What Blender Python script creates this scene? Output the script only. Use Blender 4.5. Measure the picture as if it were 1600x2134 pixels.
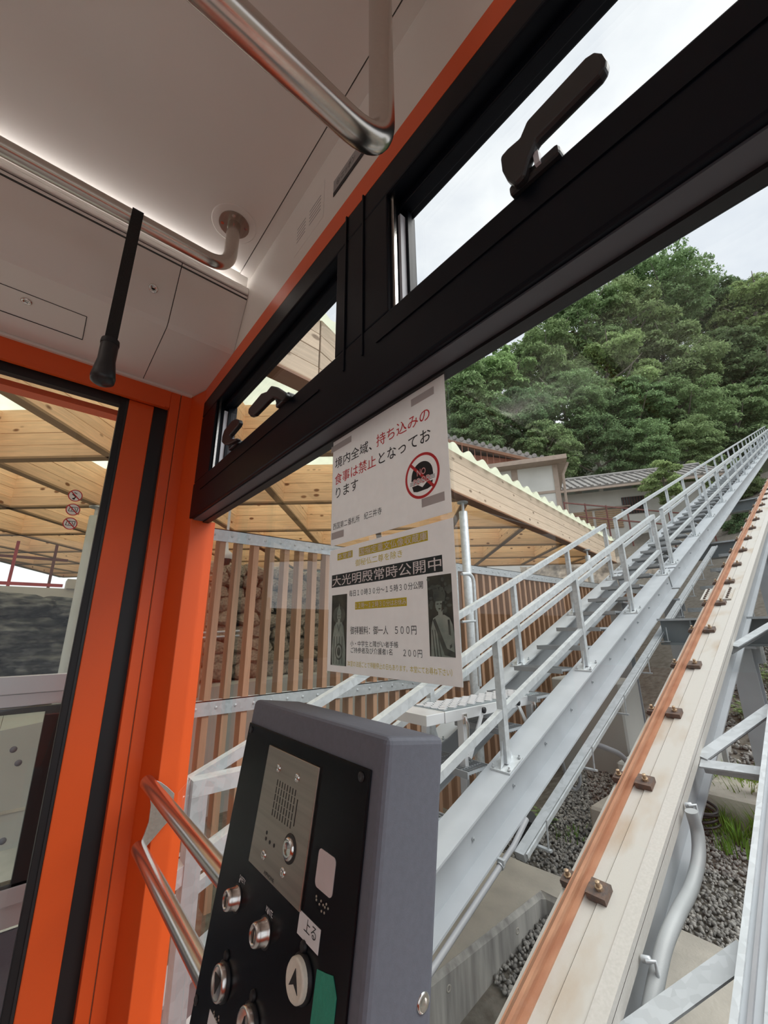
import bpy, bmesh, math, random
import numpy as np
from mathutils import Vector, Matrix, noise as mnoise

for o in list(bpy.data.objects): bpy.data.objects.remove(o, do_unlink=True)
scene = bpy.context.scene
COL = scene.collection
random.seed(7); rng = np.random.default_rng(7)

# ------------------------------------------------------------------ camera
# world axes: Y = uphill through the front window, X = right, Z = up; the camera is the origin, cabin floor at z = -1.3
CAM = np.array([[0.64521934, 0.76392865, -0.01024788],
                [-0.21953015, 0.17253548, -0.96022811],
                [-0.73177764, 0.62180747, 0.2790286]])      # rows: right, down, forward
F_PX = 845.6
cam = bpy.data.cameras.new('camera')
cam_ob = bpy.data.objects.new('camera', cam); COL.objects.link(cam_ob)
cam.sensor_fit = 'HORIZONTAL'; cam.sensor_width = 36.0; cam.lens = F_PX / 1600 * 36.0
cam.clip_start = 0.01; cam.clip_end = 500
mw = Matrix.Identity(4)
for i in range(3):
    mw[i][0] = CAM[0][i]; mw[i][1] = -CAM[1][i]; mw[i][2] = -CAM[2][i]
cam_ob.matrix_world = mw
scene.camera = cam_ob

def ray(x, y): return CAM.T @ np.array([(x - 800) / F_PX, (y - 1067) / F_PX, 1.0])
def at(x, y, d): return Vector(ray(x, y) * d)               # a point of the place at a given depth
def onX(x, y, v): r = ray(x, y); return Vector(r * (v / r[0]))
def onY(x, y, v): r = ray(x, y); return Vector(r * (v / r[1]))
def onZ(x, y, v): r = ray(x, y); return Vector(r * (v / r[2]))

# ------------------------------------------------------------------ world, sun, exposure
world = bpy.data.worlds.new('overcast_sky'); scene.world = world
world.use_nodes = True
wn = world.node_tree.nodes; wl = world.node_tree.links
wn.clear()
w_out = wn.new('ShaderNodeOutputWorld'); w_bg = wn.new('ShaderNodeBackground')
w_tc = wn.new('ShaderNodeTexCoord'); w_ns = wn.new('ShaderNodeTexNoise'); w_cr = wn.new('ShaderNodeValToRGB')
w_mp = wn.new('ShaderNodeMapping'); w_mp.inputs['Scale'].default_value = (1.0, 1.0, 2.2)
w_ns.inputs['Scale'].default_value = 2.6; w_ns.inputs['Detail'].default_value = 7; w_ns.inputs['Roughness'].default_value = 0.55
w_cr.color_ramp.elements[0].position = 0.36; w_cr.color_ramp.elements[0].color = (0.70, 0.745, 0.82, 1)
w_cr.color_ramp.elements[1].position = 0.62; w_cr.color_ramp.elements[1].color = (0.96, 0.98, 1.0, 1)
wl.new(w_tc.outputs['Generated'], w_mp.inputs['Vector']); wl.new(w_mp.outputs['Vector'], w_ns.inputs['Vector'])
wl.new(w_ns.outputs['Fac'], w_cr.inputs['Fac']); wl.new(w_cr.outputs['Color'], w_bg.inputs['Color'])
w_bg.inputs['Strength'].default_value = 1.02
wl.new(w_bg.outputs['Background'], w_out.inputs['Surface'])

sun = bpy.data.lights.new('veiled_sun', 'SUN'); sun.energy = 3.2; sun.angle = math.radians(50); sun.color = (1.0, 0.97, 0.93)
sun_ob = bpy.data.objects.new('veiled_sun', sun); COL.objects.link(sun_ob)
sun_ob.rotation_euler = Vector((0.5, 0.25, 0.85)).to_track_quat('Z', 'Y').to_euler()

vs = scene.view_settings
scene.display_settings.display_device = 'sRGB'
vs.view_transform = 'Standard'; vs.look = 'None'; vs.gamma = 1.0; vs.use_curve_mapping = False
vs.exposure = 0.16

# ------------------------------------------------------------------ materials
MATS = {}
def _new(name):
    m = bpy.data.materials.new(name); m.use_nodes = True
    nt = m.node_tree
    for n in list(nt.nodes): nt.nodes.remove(n)
    out = nt.nodes.new('ShaderNodeOutputMaterial')
    MATS[name] = m
    return m, nt, out
def pm(name, col, rough=0.5, metal=0.0, var=0.08, scale=6.0, bump=0.0, bscale=60.0, stretch=None, col2=None, spec=0.5, island=0.0, coat=0.0, detail=4.0, ramp=(0.32, 0.68)):
    """principled paint/metal/stone with noise variation between col and col2"""
    m, nt, out = _new(name); N = nt.nodes; L = nt.links
    p = N.new('ShaderNodeBsdfPrincipled'); L.new(p.outputs['BSDF'], out.inputs['Surface'])
    p.inputs['Roughness'].default_value = rough; p.inputs['Metallic'].default_value = metal
    p.inputs['Specular IOR Level'].default_value = spec
    if coat: p.inputs['Coat Weight'].default_value = coat; p.inputs['Coat Roughness'].default_value = 0.15
    tc = N.new('ShaderNodeTexCoord'); vec = tc.outputs['Object']
    if stretch:
        mp = N.new('ShaderNodeMapping'); mp.inputs['Scale'].default_value = stretch
        L.new(vec, mp.inputs['Vector']); vec = mp.outputs['Vector']
    ns = N.new('ShaderNodeTexNoise'); ns.inputs['Scale'].default_value = scale; ns.inputs['Detail'].default_value = detail
    L.new(vec, ns.inputs['Vector'])
    cr = N.new('ShaderNodeValToRGB'); cr.color_ramp.elements[0].position = ramp[0]; cr.color_ramp.elements[1].position = ramp[1]
    c2 = col2 or tuple(min(1, c * (1 + var)) for c in col)
    c1 = col if col2 else tuple(c * (1 - var) for c in col)
    cr.color_ramp.elements[0].color = (*c1, 1); cr.color_ramp.elements[1].color = (*c2, 1)
    L.new(ns.outputs['Fac'], cr.inputs['Fac'])
    colout = cr.outputs['Color']
    if island:
        g = N.new('ShaderNodeNewGeometry'); hs = N.new('ShaderNodeHueSaturation')
        mr = N.new('ShaderNodeMapRange'); mr.inputs['To Min'].default_value = 1 - island; mr.inputs['To Max'].default_value = 1 + island
        L.new(g.outputs['Random Per Island'], mr.inputs['Value']); L.new(mr.outputs['Result'], hs.inputs['Value'])
        L.new(colout, hs.inputs['Color']); colout = hs.outputs['Color']
    L.new(colout, p.inputs['Base Color'])
    if bump:
        n2 = N.new('ShaderNodeTexNoise'); n2.inputs['Scale'].default_value = bscale; n2.inputs['Detail'].default_value = 5
        L.new(vec, n2.inputs['Vector'])
        b = N.new('ShaderNodeBump'); b.inputs['Strength'].default_value = bump; b.inputs['Distance'].default_value = 0.02
        L.new(n2.outputs['Fac'], b.inputs['Height']); L.new(b.outputs['Normal'], p.inputs['Normal'])
    return m
def galv(name, col, metal=0.35, rough=0.42):
    """hot-dip galvanised steel: spangle cells over soft clouds"""
    m, nt, out = _new(name); N = nt.nodes; L = nt.links
    p = N.new('ShaderNodeBsdfPrincipled'); L.new(p.outputs['BSDF'], out.inputs['Surface'])
    p.inputs['Metallic'].default_value = metal; p.inputs['Roughness'].default_value = rough
    tc = N.new('ShaderNodeTexCoord'); v = N.new('ShaderNodeTexVoronoi'); v.inputs['Scale'].default_value = 28
    ns = N.new('ShaderNodeTexNoise'); ns.inputs['Scale'].default_value = 3; ns.inputs['Detail'].default_value = 5
    L.new(tc.outputs['Object'], v.inputs['Vector']); L.new(tc.outputs['Object'], ns.inputs['Vector'])
    sx = N.new('ShaderNodeSeparateColor'); L.new(v.outputs['Color'], sx.inputs['Color'])
    ad = N.new('ShaderNodeMath'); ad.operation = 'ADD'; L.new(sx.outputs['Red'], ad.inputs[0]); L.new(ns.outputs['Fac'], ad.inputs[1])
    mr = N.new('ShaderNodeMapRange'); mr.inputs['From Min'].default_value = 0.2; mr.inputs['From Max'].default_value = 1.6
    mr.inputs['To Min'].default_value = 0.84; mr.inputs['To Max'].default_value = 1.12
    L.new(ad.outputs[0], mr.inputs['Value'])
    hs = N.new('ShaderNodeHueSaturation'); hs.inputs['Color'].default_value = (*col, 1)
    L.new(mr.outputs['Result'], hs.inputs['Value']); L.new(hs.outputs['Color'], p.inputs['Base Color'])
    return m
def wood(name, col, dark, knots=True, rough=0.6, axis=0, grain=1.0):
    """planed softwood: long grain along the object's X, darker knots"""
    m, nt, out = _new(name); N = nt.nodes; L = nt.links
    p = N.new('ShaderNodeBsdfPrincipled'); L.new(p.outputs['BSDF'], out.inputs['Surface'])
    p.inputs['Roughness'].default_value = rough
    tc = N.new('ShaderNodeTexCoord'); oi = N.new('ShaderNodeObjectInfo')
    off = N.new('ShaderNodeVectorMath'); off.operation = 'ADD'; cb = N.new('ShaderNodeMath'); cb.operation = 'MULTIPLY'; cb.inputs[1].default_value = 37.0
    L.new(oi.outputs['Random'], cb.inputs[0]); L.new(tc.outputs['Object'], off.inputs[0]); L.new(cb.outputs[0], off.inputs[1])
    mp = N.new('ShaderNodeMapping'); sc = [9.0, 9.0, 9.0]; sc[axis] = 0.7; mp.inputs['Scale'].default_value = sc
    L.new(off.outputs[0], mp.inputs['Vector'])
    ns = N.new('ShaderNodeTexNoise'); ns.inputs['Scale'].default_value = 4.0; ns.inputs['Detail'].default_value = 6; ns.inputs['Distortion'].default_value = 0.6
    L.new(mp.outputs['Vector'], ns.inputs['Vector'])
    cr = N.new('ShaderNodeValToRGB'); cr.color_ramp.elements[0].position = 0.3; cr.color_ramp.elements[1].position = 0.7
    cr.color_ramp.elements[0].color = (*[c * (1 - 0.22 * grain) for c in col], 1); cr.color_ramp.elements[1].color = (*col, 1)
    L.new(ns.outputs['Fac'], cr.inputs['Fac'])
    hs = N.new('ShaderNodeHueSaturation'); mr = N.new('ShaderNodeMapRange'); mr.inputs['To Min'].default_value = 0.88; mr.inputs['To Max'].default_value = 1.1
    L.new(oi.outputs['Random'], mr.inputs['Value']); L.new(mr.outputs['Result'], hs.inputs['Value']); L.new(cr.outputs['Color'], hs.inputs['Color'])
    last = hs.outputs['Color']
    if knots:
        mp2 = N.new('ShaderNodeMapping'); s2 = [5.0, 5.0, 5.0]; s2[axis] = 2.6; mp2.inputs['Scale'].default_value = s2
        L.new(off.outputs[0], mp2.inputs['Vector'])
        v = N.new('ShaderNodeTexVoronoi'); v.inputs['Scale'].default_value = 1.25; L.new(mp2.outputs['Vector'], v.inputs['Vector'])
        k = N.new('ShaderNodeMapRange'); k.inputs['From Min'].default_value = 0.10; k.inputs['From Max'].default_value = 0.17
        k.inputs['To Min'].default_value = 1.0; k.inputs['To Max'].default_value = 0.0
        L.new(v.outputs['Distance'], k.inputs['Value'])
        mx = N.new('ShaderNodeMix'); mx.data_type = 'RGBA'; mx.inputs[7].default_value = (*dark, 1)
        L.new(k.outputs['Result'], mx.inputs[0]); L.new(last, mx.inputs[6]); last = mx.outputs[2]
    L.new(last, p.inputs['Base Color'])
    return m
def glass(name, tint=(0.97, 0.985, 0.98), refl=1.0):
    m, nt, out = _new(name); N = nt.nodes; L = nt.links
    t = N.new('ShaderNodeBsdfTransparent'); t.inputs['Color'].default_value = (*tint, 1)
    g = N.new('ShaderNodeBsdfGlossy'); g.inputs['Roughness'].default_value = 0.0; g.inputs['Color'].default_value = (1, 1, 1, 1)
    f = N.new('ShaderNodeFresnel'); ge = N.new('ShaderNodeNewGeometry'); io = N.new('ShaderNodeMapRange')   # same reflectance on both faces of the thin pane
    io.inputs['To Min'].default_value = 1.5; io.inputs['To Max'].default_value = 1 / 1.5
    L.new(ge.outputs['Backfacing'], io.inputs['Value']); L.new(io.outputs['Result'], f.inputs['IOR'])
    k = N.new('ShaderNodeMath'); k.operation = 'MULTIPLY'; k.inputs[1].default_value = refl; L.new(f.outputs['Fac'], k.inputs[0])
    mx = N.new('ShaderNodeMixShader'); L.new(k.outputs[0], mx.inputs['Fac']); L.new(t.outputs[0], mx.inputs[1]); L.new(g.outputs[0], mx.inputs[2])
    L.new(mx.outputs[0], out.inputs['Surface'])
    return m
def translucent(name, col, trans=0.5, clear=0.0, rough=0.5, island=0.0, var=0.0, scale=3.0, grad=None):
    m, nt, out = _new(name); N = nt.nodes; L = nt.links
    d = N.new('ShaderNodeBsdfDiffuse'); t = N.new('ShaderNodeBsdfTranslucent'); mx = N.new('ShaderNodeMixShader'); mx.inputs['Fac'].default_value = trans
    src = None
    if island or var:
        hs = N.new('ShaderNodeHueSaturation'); hs.inputs['Color'].default_value = (*col, 1)
        mr = N.new('ShaderNodeMapRange'); mr.inputs['To Min'].default_value = 1 - (island or var); mr.inputs['To Max'].default_value = 1 + (island or var)
        if island:
            g = N.new('ShaderNodeNewGeometry'); L.new(g.outputs['Random Per Island'], mr.inputs['Value'])
        else:
            tc = N.new('ShaderNodeTexCoord'); ns = N.new('ShaderNodeTexNoise'); ns.inputs['Scale'].default_value = scale; ns.inputs['Detail'].default_value = 6
            L.new(tc.outputs['Object'], ns.inputs['Vector']); L.new(ns.outputs['Fac'], mr.inputs['Value'])
        L.new(mr.outputs['Result'], hs.inputs['Value'])
        oi = N.new('ShaderNodeObjectInfo'); mh = N.new('ShaderNodeMapRange'); mh.inputs['To Min'].default_value = 0.492; mh.inputs['To Max'].default_value = 0.525
        if island: L.new(oi.outputs['Random'], mh.inputs['Value']); L.new(mh.outputs['Result'], hs.inputs['Hue'])
        src = hs.outputs['Color']; L.new(src, d.inputs['Color']); L.new(src, t.inputs['Color'])
    else:
        d.inputs['Color'].default_value = (*col, 1); t.inputs['Color'].default_value = (*col, 1)
    L.new(d.outputs[0], mx.inputs[1]); L.new(t.outputs[0], mx.inputs[2]); last = mx
    if clear:
        c = N.new('ShaderNodeBsdfTransparent'); m2 = N.new('ShaderNodeMixShader'); m2.inputs['Fac'].default_value = clear
        L.new(last.outputs[0], m2.inputs[1]); L.new(c.outputs[0], m2.inputs[2]); last = m2
    L.new(last.outputs[0], out.inputs['Surface'])
    return m
def emit(name, col, s):
    m, nt, out = _new(name); e = nt.nodes.new('ShaderNodeEmission'); e.inputs['Color'].default_value = (*col, 1); e.inputs['Strength'].default_value = s
    nt.links.new(e.outputs[0], out.inputs['Surface']); return m

pm('ceiling_white', (0.80, 0.76, 0.72), 0.45, var=0.02, scale=2)
pm('panel_white', (0.82, 0.78, 0.74), 0.4, var=0.02, scale=2)
pm('seam_dark', (0.03, 0.028, 0.026), 0.6)
pm('orange_paint', (0.80, 0.105, 0.014), 0.38, var=0.03, scale=3, bump=0.02, bscale=400)
pm('black_frame', (0.003, 0.0045, 0.009), 0.4, var=0.05, scale=3, spec=0.16)
pm('soffit_lit', (0.085, 0.09, 0.105), 0.5)  # frame black lightened: daylight on the soffit is put into the colour
pm('black_rubber', (0.008, 0.008, 0.010), 0.5)
pm('black_plastic', (0.018, 0.018, 0.020), 0.38)
pm('strap_web', (0.014, 0.013, 0.013), 0.8, bump=0.3, bscale=300)
pm('stainless', (0.62, 0.57, 0.52), 0.24, metal=1.0, var=0.03, scale=3, stretch=(60, 1, 60))
pm('stainless_x', (0.70, 0.67, 0.64), 0.24, metal=1.0, var=0.10, scale=3, stretch=(1, 60, 60))
pm('stainless_dull', (0.42, 0.38, 0.33), 0.33, metal=1.0, var=0.10, scale=3, stretch=(1, 60, 60))
pm('chrome', (0.75, 0.73, 0.70), 0.15, metal=1.0, var=0.03)
pm('pale_grey', (0.62, 0.64, 0.70), 0.5, var=0.03)
pm('console_grey', (0.15, 0.16, 0.195), 0.65, var=0.05, scale=200, bump=0.05, bscale=900)
pm('console_dark', (0.004, 0.006, 0.009), 0.25, var=0.05, spec=0.2)
pm('button_ivory', (0.80, 0.75, 0.64), 0.5, var=0.05, scale=400)
pm('print_black', (0.012, 0.012, 0.014), 0.6)
pm('print_red', (0.62, 0.03, 0.035), 0.6)
pm('print_white', (0.85, 0.84, 0.82), 0.6)
pm('print_grey', (0.35, 0.34, 0.34), 0.6)
pm('print_yellow', (0.66, 0.55, 0.03), 0.6)
pm('print_palegreen', (0.018, 0.03, 0.03), 0.6)
pm('photo_dark', (0.02, 0.028, 0.026), 0.6, col2=(0.075, 0.085, 0.06), scale=40)
pm('photo_jade', (0.20, 0.28, 0.24), 0.6, col2=(0.40, 0.48, 0.41), scale=45)
pm('photo_jade_dark', (0.06, 0.08, 0.07), 0.6, col2=(0.13, 0.16, 0.13), scale=60)
translucent('paper', (0.96, 0.935, 0.92), trans=0.58, var=0.05, scale=60)
pm('tape_grey', (0.50, 0.48, 0.47), 0.5, var=0.04)
pm('tape_green', (0.03, 0.30, 0.20), 0.6, var=0.1, scale=30, bump=0.15, bscale=120)
pm('label_white', (0.80, 0.79, 0.80), 0.5, var=0.02)
pm('screen_pink', (0.66, 0.57, 0.56), 0.4, var=0.03, scale=60)
glass('window_glass', (0.98, 0.99, 0.985), 0.48)
glass('laminate_film', (0.96, 0.97, 0.97), 0.8)
galv('galvanised', (0.47, 0.50, 0.52))
galv('galvanised_bright', (0.55, 0.585, 0.605), 0.3, 0.4)
pm('aluminium', (0.78, 0.79, 0.80), 0.35, metal=0.5, var=0.05, scale=5)
pm('alu_white', (0.62, 0.62, 0.64), 0.4, metal=0.2, var=0.03)
pm('girder_paint', (0.42, 0.45, 0.48), 0.5, metal=0.1, var=0.06, scale=4)
pm('steel_bluegrey', (0.20, 0.235, 0.25), 0.5, metal=0.1, var=0.08, scale=3)
pm('rail_rust', (0.42, 0.215, 0.125), 0.55, col2=(0.33, 0.145, 0.08), scale=5, stretch=(4, 0.5, 4), bump=0.08, bscale=80)
pm('clip_iron', (0.085, 0.07, 0.065), 0.7, col2=(0.14, 0.085, 0.06), scale=40, bump=0.2, bscale=120)
pm('bolt_brass', (0.45, 0.33, 0.22), 0.4, metal=0.6, var=0.2, scale=60)
pm('deck_plate', (0.47, 0.455, 0.42), 0.6, col2=(0.36, 0.265, 0.175), scale=2.6, stretch=(2.0, 0.9, 1), bump=0.05, bscale=90, detail=9, ramp=(0.50, 0.80))
pm('deck_strip', (0.50, 0.485, 0.455), 0.7, col2=(0.45, 0.435, 0.405), scale=90, bump=0.08, bscale=400)
pm('cable_black', (0.015, 0.015, 0.017), 0.5)
pm('conduit_grey', (0.30, 0.31, 0.33), 0.5, var=0.06)
pm('hose_grey', (0.34, 0.36, 0.37), 0.45, var=0.06, bump=0.05, bscale=200)
pm('grating', (0.34, 0.36, 0.375), 0.5, metal=0.4, var=0.08)
pm('concrete', (0.56, 0.525, 0.46), 0.85, col2=(0.42, 0.395, 0.35), scale=3.0, bump=0.25, bscale=45, detail=9)
pm('concrete_smooth', (0.50, 0.50, 0.475), 0.8, col2=(0.43, 0.43, 0.41), scale=1.3, bump=0.06, bscale=40, detail=8)
pm('concrete_streaked', (0.52, 0.505, 0.47), 0.85, col2=(0.26, 0.25, 0.235), scale=2.6, stretch=(5, 5, 0.5), bump=0.15, bscale=40, detail=9)
pm('gravel_stone', (0.20, 0.195, 0.185), 0.8, col2=(0.33, 0.315, 0.29), scale=30, island=0.5)
pm('soil', (0.11, 0.095, 0.075), 0.95, col2=(0.19, 0.175, 0.15), scale=12, bump=0.4, bscale=40)
pm('hill_floor', (0.045, 0.055, 0.022), 0.95, col2=(0.02, 0.026, 0.012), scale=0.6, bump=0.3, bscale=4)
pm('rock_dark', (0.008, 0.008, 0.008), 0.6, col2=(0.20, 0.195, 0.18), scale=4.5, stretch=(1.0, 1.0, 2.6), bump=1.0, bscale=5, detail=15, ramp=(0.42, 0.74))
pm('rubble', (0.46, 0.39, 0.31), 0.85, col2=(0.20, 0.17, 0.14), scale=5, bump=0.5, bscale=22, detail=8)
pm('brick_wall', (0.36, 0.13, 0.07), 0.85, col2=(0.46, 0.20, 0.12), scale=3, bump=0.15, bscale=60)
wood('glulam', (0.98, 0.645, 0.405), (0.22, 0.085, 0.03))
wood('glulam_edge', (0.40, 0.25, 0.14), (0.2, 0.1, 0.05), knots=False)
wood('weathered_board', (0.60, 0.48, 0.36), (0.22, 0.16, 0.11), rough=0.8)
wood('louver_wood', (0.42, 0.25, 0.155), (0.15, 0.07, 0.03), knots=False, axis=2)
pm('trim_brown', (0.20, 0.095, 0.05), 0.6, var=0.1)
translucent('polycarbonate', (0.90, 0.93, 0.80), trans=0.78, clear=0.22, var=0.10, scale=9)
pm('red_steel', (0.42, 0.045, 0.05), 0.5)
pm('rust_steel', (0.16, 0.055, 0.045), 0.6, var=0.15)
pm('house_white', (0.74, 0.73, 0.69), 0.85, col2=(0.60, 0.59, 0.55), scale=0.8, detail=8)
pm('house_red', (0.36, 0.17, 0.12), 0.8, var=0.1, scale=2)
pm('house_trim', (0.42, 0.33, 0.27), 0.7, var=0.08)
pm('roof_tile', (0.19, 0.185, 0.18), 0.7, col2=(0.30, 0.285, 0.27), scale=3)
pm('window_dark', (0.03, 0.033, 0.035), 0.25)
pm('shutter_tan', (0.48, 0.33, 0.20), 0.8, var=0.1)
pm('bark', (0.14, 0.12, 0.095), 0.9, col2=(0.25, 0.23, 0.19), scale=6)
translucent('leaf_mid', (0.255, 0.345, 0.165), trans=0.3, island=0.45)
translucent('leaf_light', (0.33, 0.43, 0.19), trans=0.3, island=0.45)
translucent('leaf_dark', (0.17, 0.245, 0.12), trans=0.3, island=0.45)
translucent('grass_blade', (0.20, 0.31, 0.06), trans=0.3, island=0.4)
emit('led_white', (1.0, 0.97, 0.94), 9.0)
pm('cabin_floor', (0.34, 0.33, 0.32), 0.7, var=0.1, scale=40)
pm('platform_floor', (0.45, 0.44, 0.42), 0.85, var=0.1, scale=6)

# ------------------------------------------------------------------ mesh helpers
V = Vector
def tag(o, label=None, cat=None, group=None, kind=None):
    if label: o['label'] = label
    if cat: o['category'] = cat
    if group: o['group'] = group
    if kind: o['kind'] = kind
    return o
def empty(name, loc=(0, 0, 0)):
    o = bpy.data.objects.new(name, None); COL.objects.link(o); o.location = loc; o.empty_display_size = 0.05
    return o
def wloc(o):
    p = V((0, 0, 0))
    while o is not None: p = p + o.location; o = o.parent
    return p
def link(name, me, mat, parent=None, loc=None):
    o = bpy.data.objects.new(name, me); COL.objects.link(o)
    if mat is not None and len(me.materials) == 0: me.materials.append(MATS[mat])
    if parent is not None: o.parent = parent
    if loc is not None: o.location = loc
    return o
class MB:
    def __init__(s): s.v = []; s.f = []; s.sm = []
    def add(s, vs, fs, smooth=False):
        n = len(s.v); s.v += [tuple(q) for q in vs]; s.f += [tuple(i + n for i in q) for q in fs]; s.sm += [smooth] * len(fs); return s
    def hexa(s, p):  # 8 points: bottom 4 ccw, top 4 ccw
        return s.add(p, [(3, 2, 1, 0), (4, 5, 6, 7), (0, 1, 5, 4), (1, 2, 6, 5), (2, 3, 7, 6), (3, 0, 4, 7)])
    def box(s, x0, x1, y0, y1, z0, z1):
        return s.hexa([(x0, y0, z0), (x1, y0, z0), (x1, y1, z0), (x0, y1, z0), (x0, y0, z1), (x1, y0, z1), (x1, y1, z1), (x0, y1, z1)])
    def bar(s, p0, p1, w, h, up=(0, 0, 1), off=(0, 0)):
        """rectangular bar: w across, h along up"""
        p0 = V(p0); p1 = V(p1); d = (p1 - p0).normalized(); u = V(up)
        sd = d.cross(u)
        if sd.length < 1e-5: sd = d.cross(V((0, 1, 0)))
        sd.normalize(); u = sd.cross(d).normalized()
        o = sd * off[0] + u * off[1]; a = sd * w / 2; b = u * h / 2
        P = []
        for q in (p0 + o, p1 + o): P.append([q - a - b, q + a - b, q + a + b, q - a + b])
        (A, B, C, D), (E, G, H, I) = P
        return s.hexa([A, B, G, E, D, C, H, I]) if False else s.add([A, B, C, D, E, G, H, I], [(3, 2, 1, 0), (4, 5, 6, 7), (0, 1, 5, 4), (1, 2, 6, 5), (2, 3, 7, 6), (3, 0, 4, 7)])
    def tube(s, pts, r, n=12, caps=True, smooth=True):
        pts = [V(p) for p in pts]; rs = r if isinstance(r, (list, tuple)) else [r] * len(pts)
        d0 = (pts[1] - pts[0]).normalized(); u = d0.orthogonal().normalized(); rings = []
        for i, p in enumerate(pts):
            if i == 0: d = d0
            elif i == len(pts) - 1: d = (pts[-1] - pts[-2]).normalized()
            else: d = ((pts[i + 1] - p).normalized() + (p - pts[i - 1]).normalized()).normalized()
            u = (u - d * u.dot(d)).normalized(); w = d.cross(u)
            rings.append([p + (u * math.cos(2 * math.pi * k / n) + w * math.sin(2 * math.pi * k / n)) * rs[i] for k in range(n)])
        vs = [q for rg in rings for q in rg]; fs = []
        for i in range(len(pts) - 1):
            for k in range(n): fs.append((i * n + k, i * n + (k + 1) % n, (i + 1) * n + (k + 1) % n, (i + 1) * n + k))
        s.add(vs, fs, smooth)
        if caps:
            s.add(rings[0], [tuple(reversed(range(n)))]); s.add(rings[-1], [tuple(range(n))])
        return s
    def lathe(s, base, axis, prof, n=24, smooth=True):
        """prof: (radius, height along axis) pairs"""
        base = V(base); ax = V(axis).normalized(); u = ax.orthogonal().normalized(); w = ax.cross(u)
        vs = []; fs = []
        for r, h in prof:
            for k in range(n):
                a = 2 * math.pi * k / n; vs.append(base + ax * h + (u * math.cos(a) + w * math.sin(a)) * r)
        for i in range(len(prof) - 1):
            for k in range(n): fs.append((i * n + k, i * n + (k + 1) % n, (i + 1) * n + (k + 1) % n, (i + 1) * n + k))
        s.add(vs, fs, smooth)
        if prof[0][0] > 1e-6: s.add(vs[:n], [tuple(reversed(range(n)))])
        if prof[-1][0] > 1e-6: s.add(vs[-n:], [tuple(range(n))])
        return s
    def prism(s, poly, o, ax, ay, az, depth):
        """2-d polygon (ccw seen against az) in axes ax, ay, extruded along az by depth"""
        o = V(o); ax = V(ax); ay = V(ay); az = V(az); n = len(poly)
        b = [o + ax * p[0] + ay * p[1] for p in poly]; t = [q + az * depth for q in b]
        s.add(b + t, [tuple(reversed(range(n))), tuple(range(n, 2 * n))] + [(i, (i + 1) % n, n + (i + 1) % n, n + i) for i in range(n)])
        return s
    def mesh(s, name, origin=None):
        vs = s.v
        if origin is not None: vs = [(a - origin[0], b - origin[1], c - origin[2]) for a, b, c in vs]
        me = bpy.data.meshes.new(name); me.from_pydata(vs, [], s.f)
        if any(s.sm): me.polygons.foreach_set('use_smooth', s.sm)
        me.update(); return me
    def build(s, name, mat, parent=None, bevel=0.0, seg=2, centre=False, fix=True):
        org = wloc(parent) if parent is not None else V((0, 0, 0))
        a = np.array(s.v); loc = None
        if centre or parent is None:
            c = V(((a[:, 0].min() + a[:, 0].max()) / 2, (a[:, 1].min() + a[:, 1].max()) / 2, (a[:, 2].min() + a[:, 2].max()) / 2))
            loc = c - org; org = c
        me = s.mesh(name, org)
        if fix:
            bm = bmesh.new(); bm.from_mesh(me); bmesh.ops.recalc_face_normals(bm, faces=bm.faces); bm.to_mesh(me); bm.free()
        o = link(name, me, mat, parent, loc)
        if bevel:
            b = o.modifiers.new('bevel', 'BEVEL'); b.width = bevel; b.segments = seg; b.limit_method = 'ANGLE'; b.angle_limit = math.radians(40)
        return o
def bend(p0, corner, p1, r, n=8):
    """polyline p0 -> rounded corner -> p1"""
    p0, c, p1 = V(p0), V(corner), V(p1); a = (p0 - c).normalized(); b = (p1 - c).normalized()
    A = c + a * r; B = c + b * r; out = [p0]
    for i in range(n + 1):
        t = i / n; out.append(A.lerp(c, t).lerp(c.lerp(B, t), t))
    out.append(p1); return out
def text_mesh(body, size=1.0, bold=0.0):
    cu = bpy.data.curves.new('lettering', 'FONT'); cu.body = body; cu.size = size; cu.offset = bold; cu.resolution_u = 3
    o = bpy.data.objects.new('lettering', cu); COL.objects.link(o)
    bpy.context.view_layer.update()
    dg = bpy.context.evaluated_depsgraph_get()
    me = bpy.data.meshes.new_from_object(o.evaluated_get(dg))
    bpy.data.objects.remove(o, do_unlink=True); bpy.data.curves.remove(cu)
    return me
def lettering(name, body, mat, parent, o, ax, ay, w, h, bold=0.0, lift=0.0, n=(0, 0, 0)):
    """flat print: fit the text into the w x h box whose lower left corner is o"""
    me = text_mesh(body, 1.0, bold); k = len(me.vertices)
    if k == 0: return None
    c = np.empty(k * 3); me.vertices.foreach_get('co', c); c = c.reshape(-1, 3)
    lo = c.min(0); hi = c.max(0); sx = w / max(1e-6, hi[0] - lo[0]); sy = h / max(1e-6, hi[1] - lo[1])
    o = V(o) + V(n) * lift - wloc(parent); ax = V(ax); ay = V(ay)
    q = np.array([list(o + ax * float((p[0] - lo[0]) * sx) + ay * float((p[1] - lo[1]) * sy)) for p in c])
    me.vertices.foreach_set('co', q.ravel()); me.update(); me.name = name
    return link(name, me, mat, parent)

# ================================================================== CABIN
XL, XR, YI, YF, YB = -1.53, 0.80, 0.361, 0.410, -2.3
ZC, ZF = 1.108, -1.3
ST = 'structure'
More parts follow.
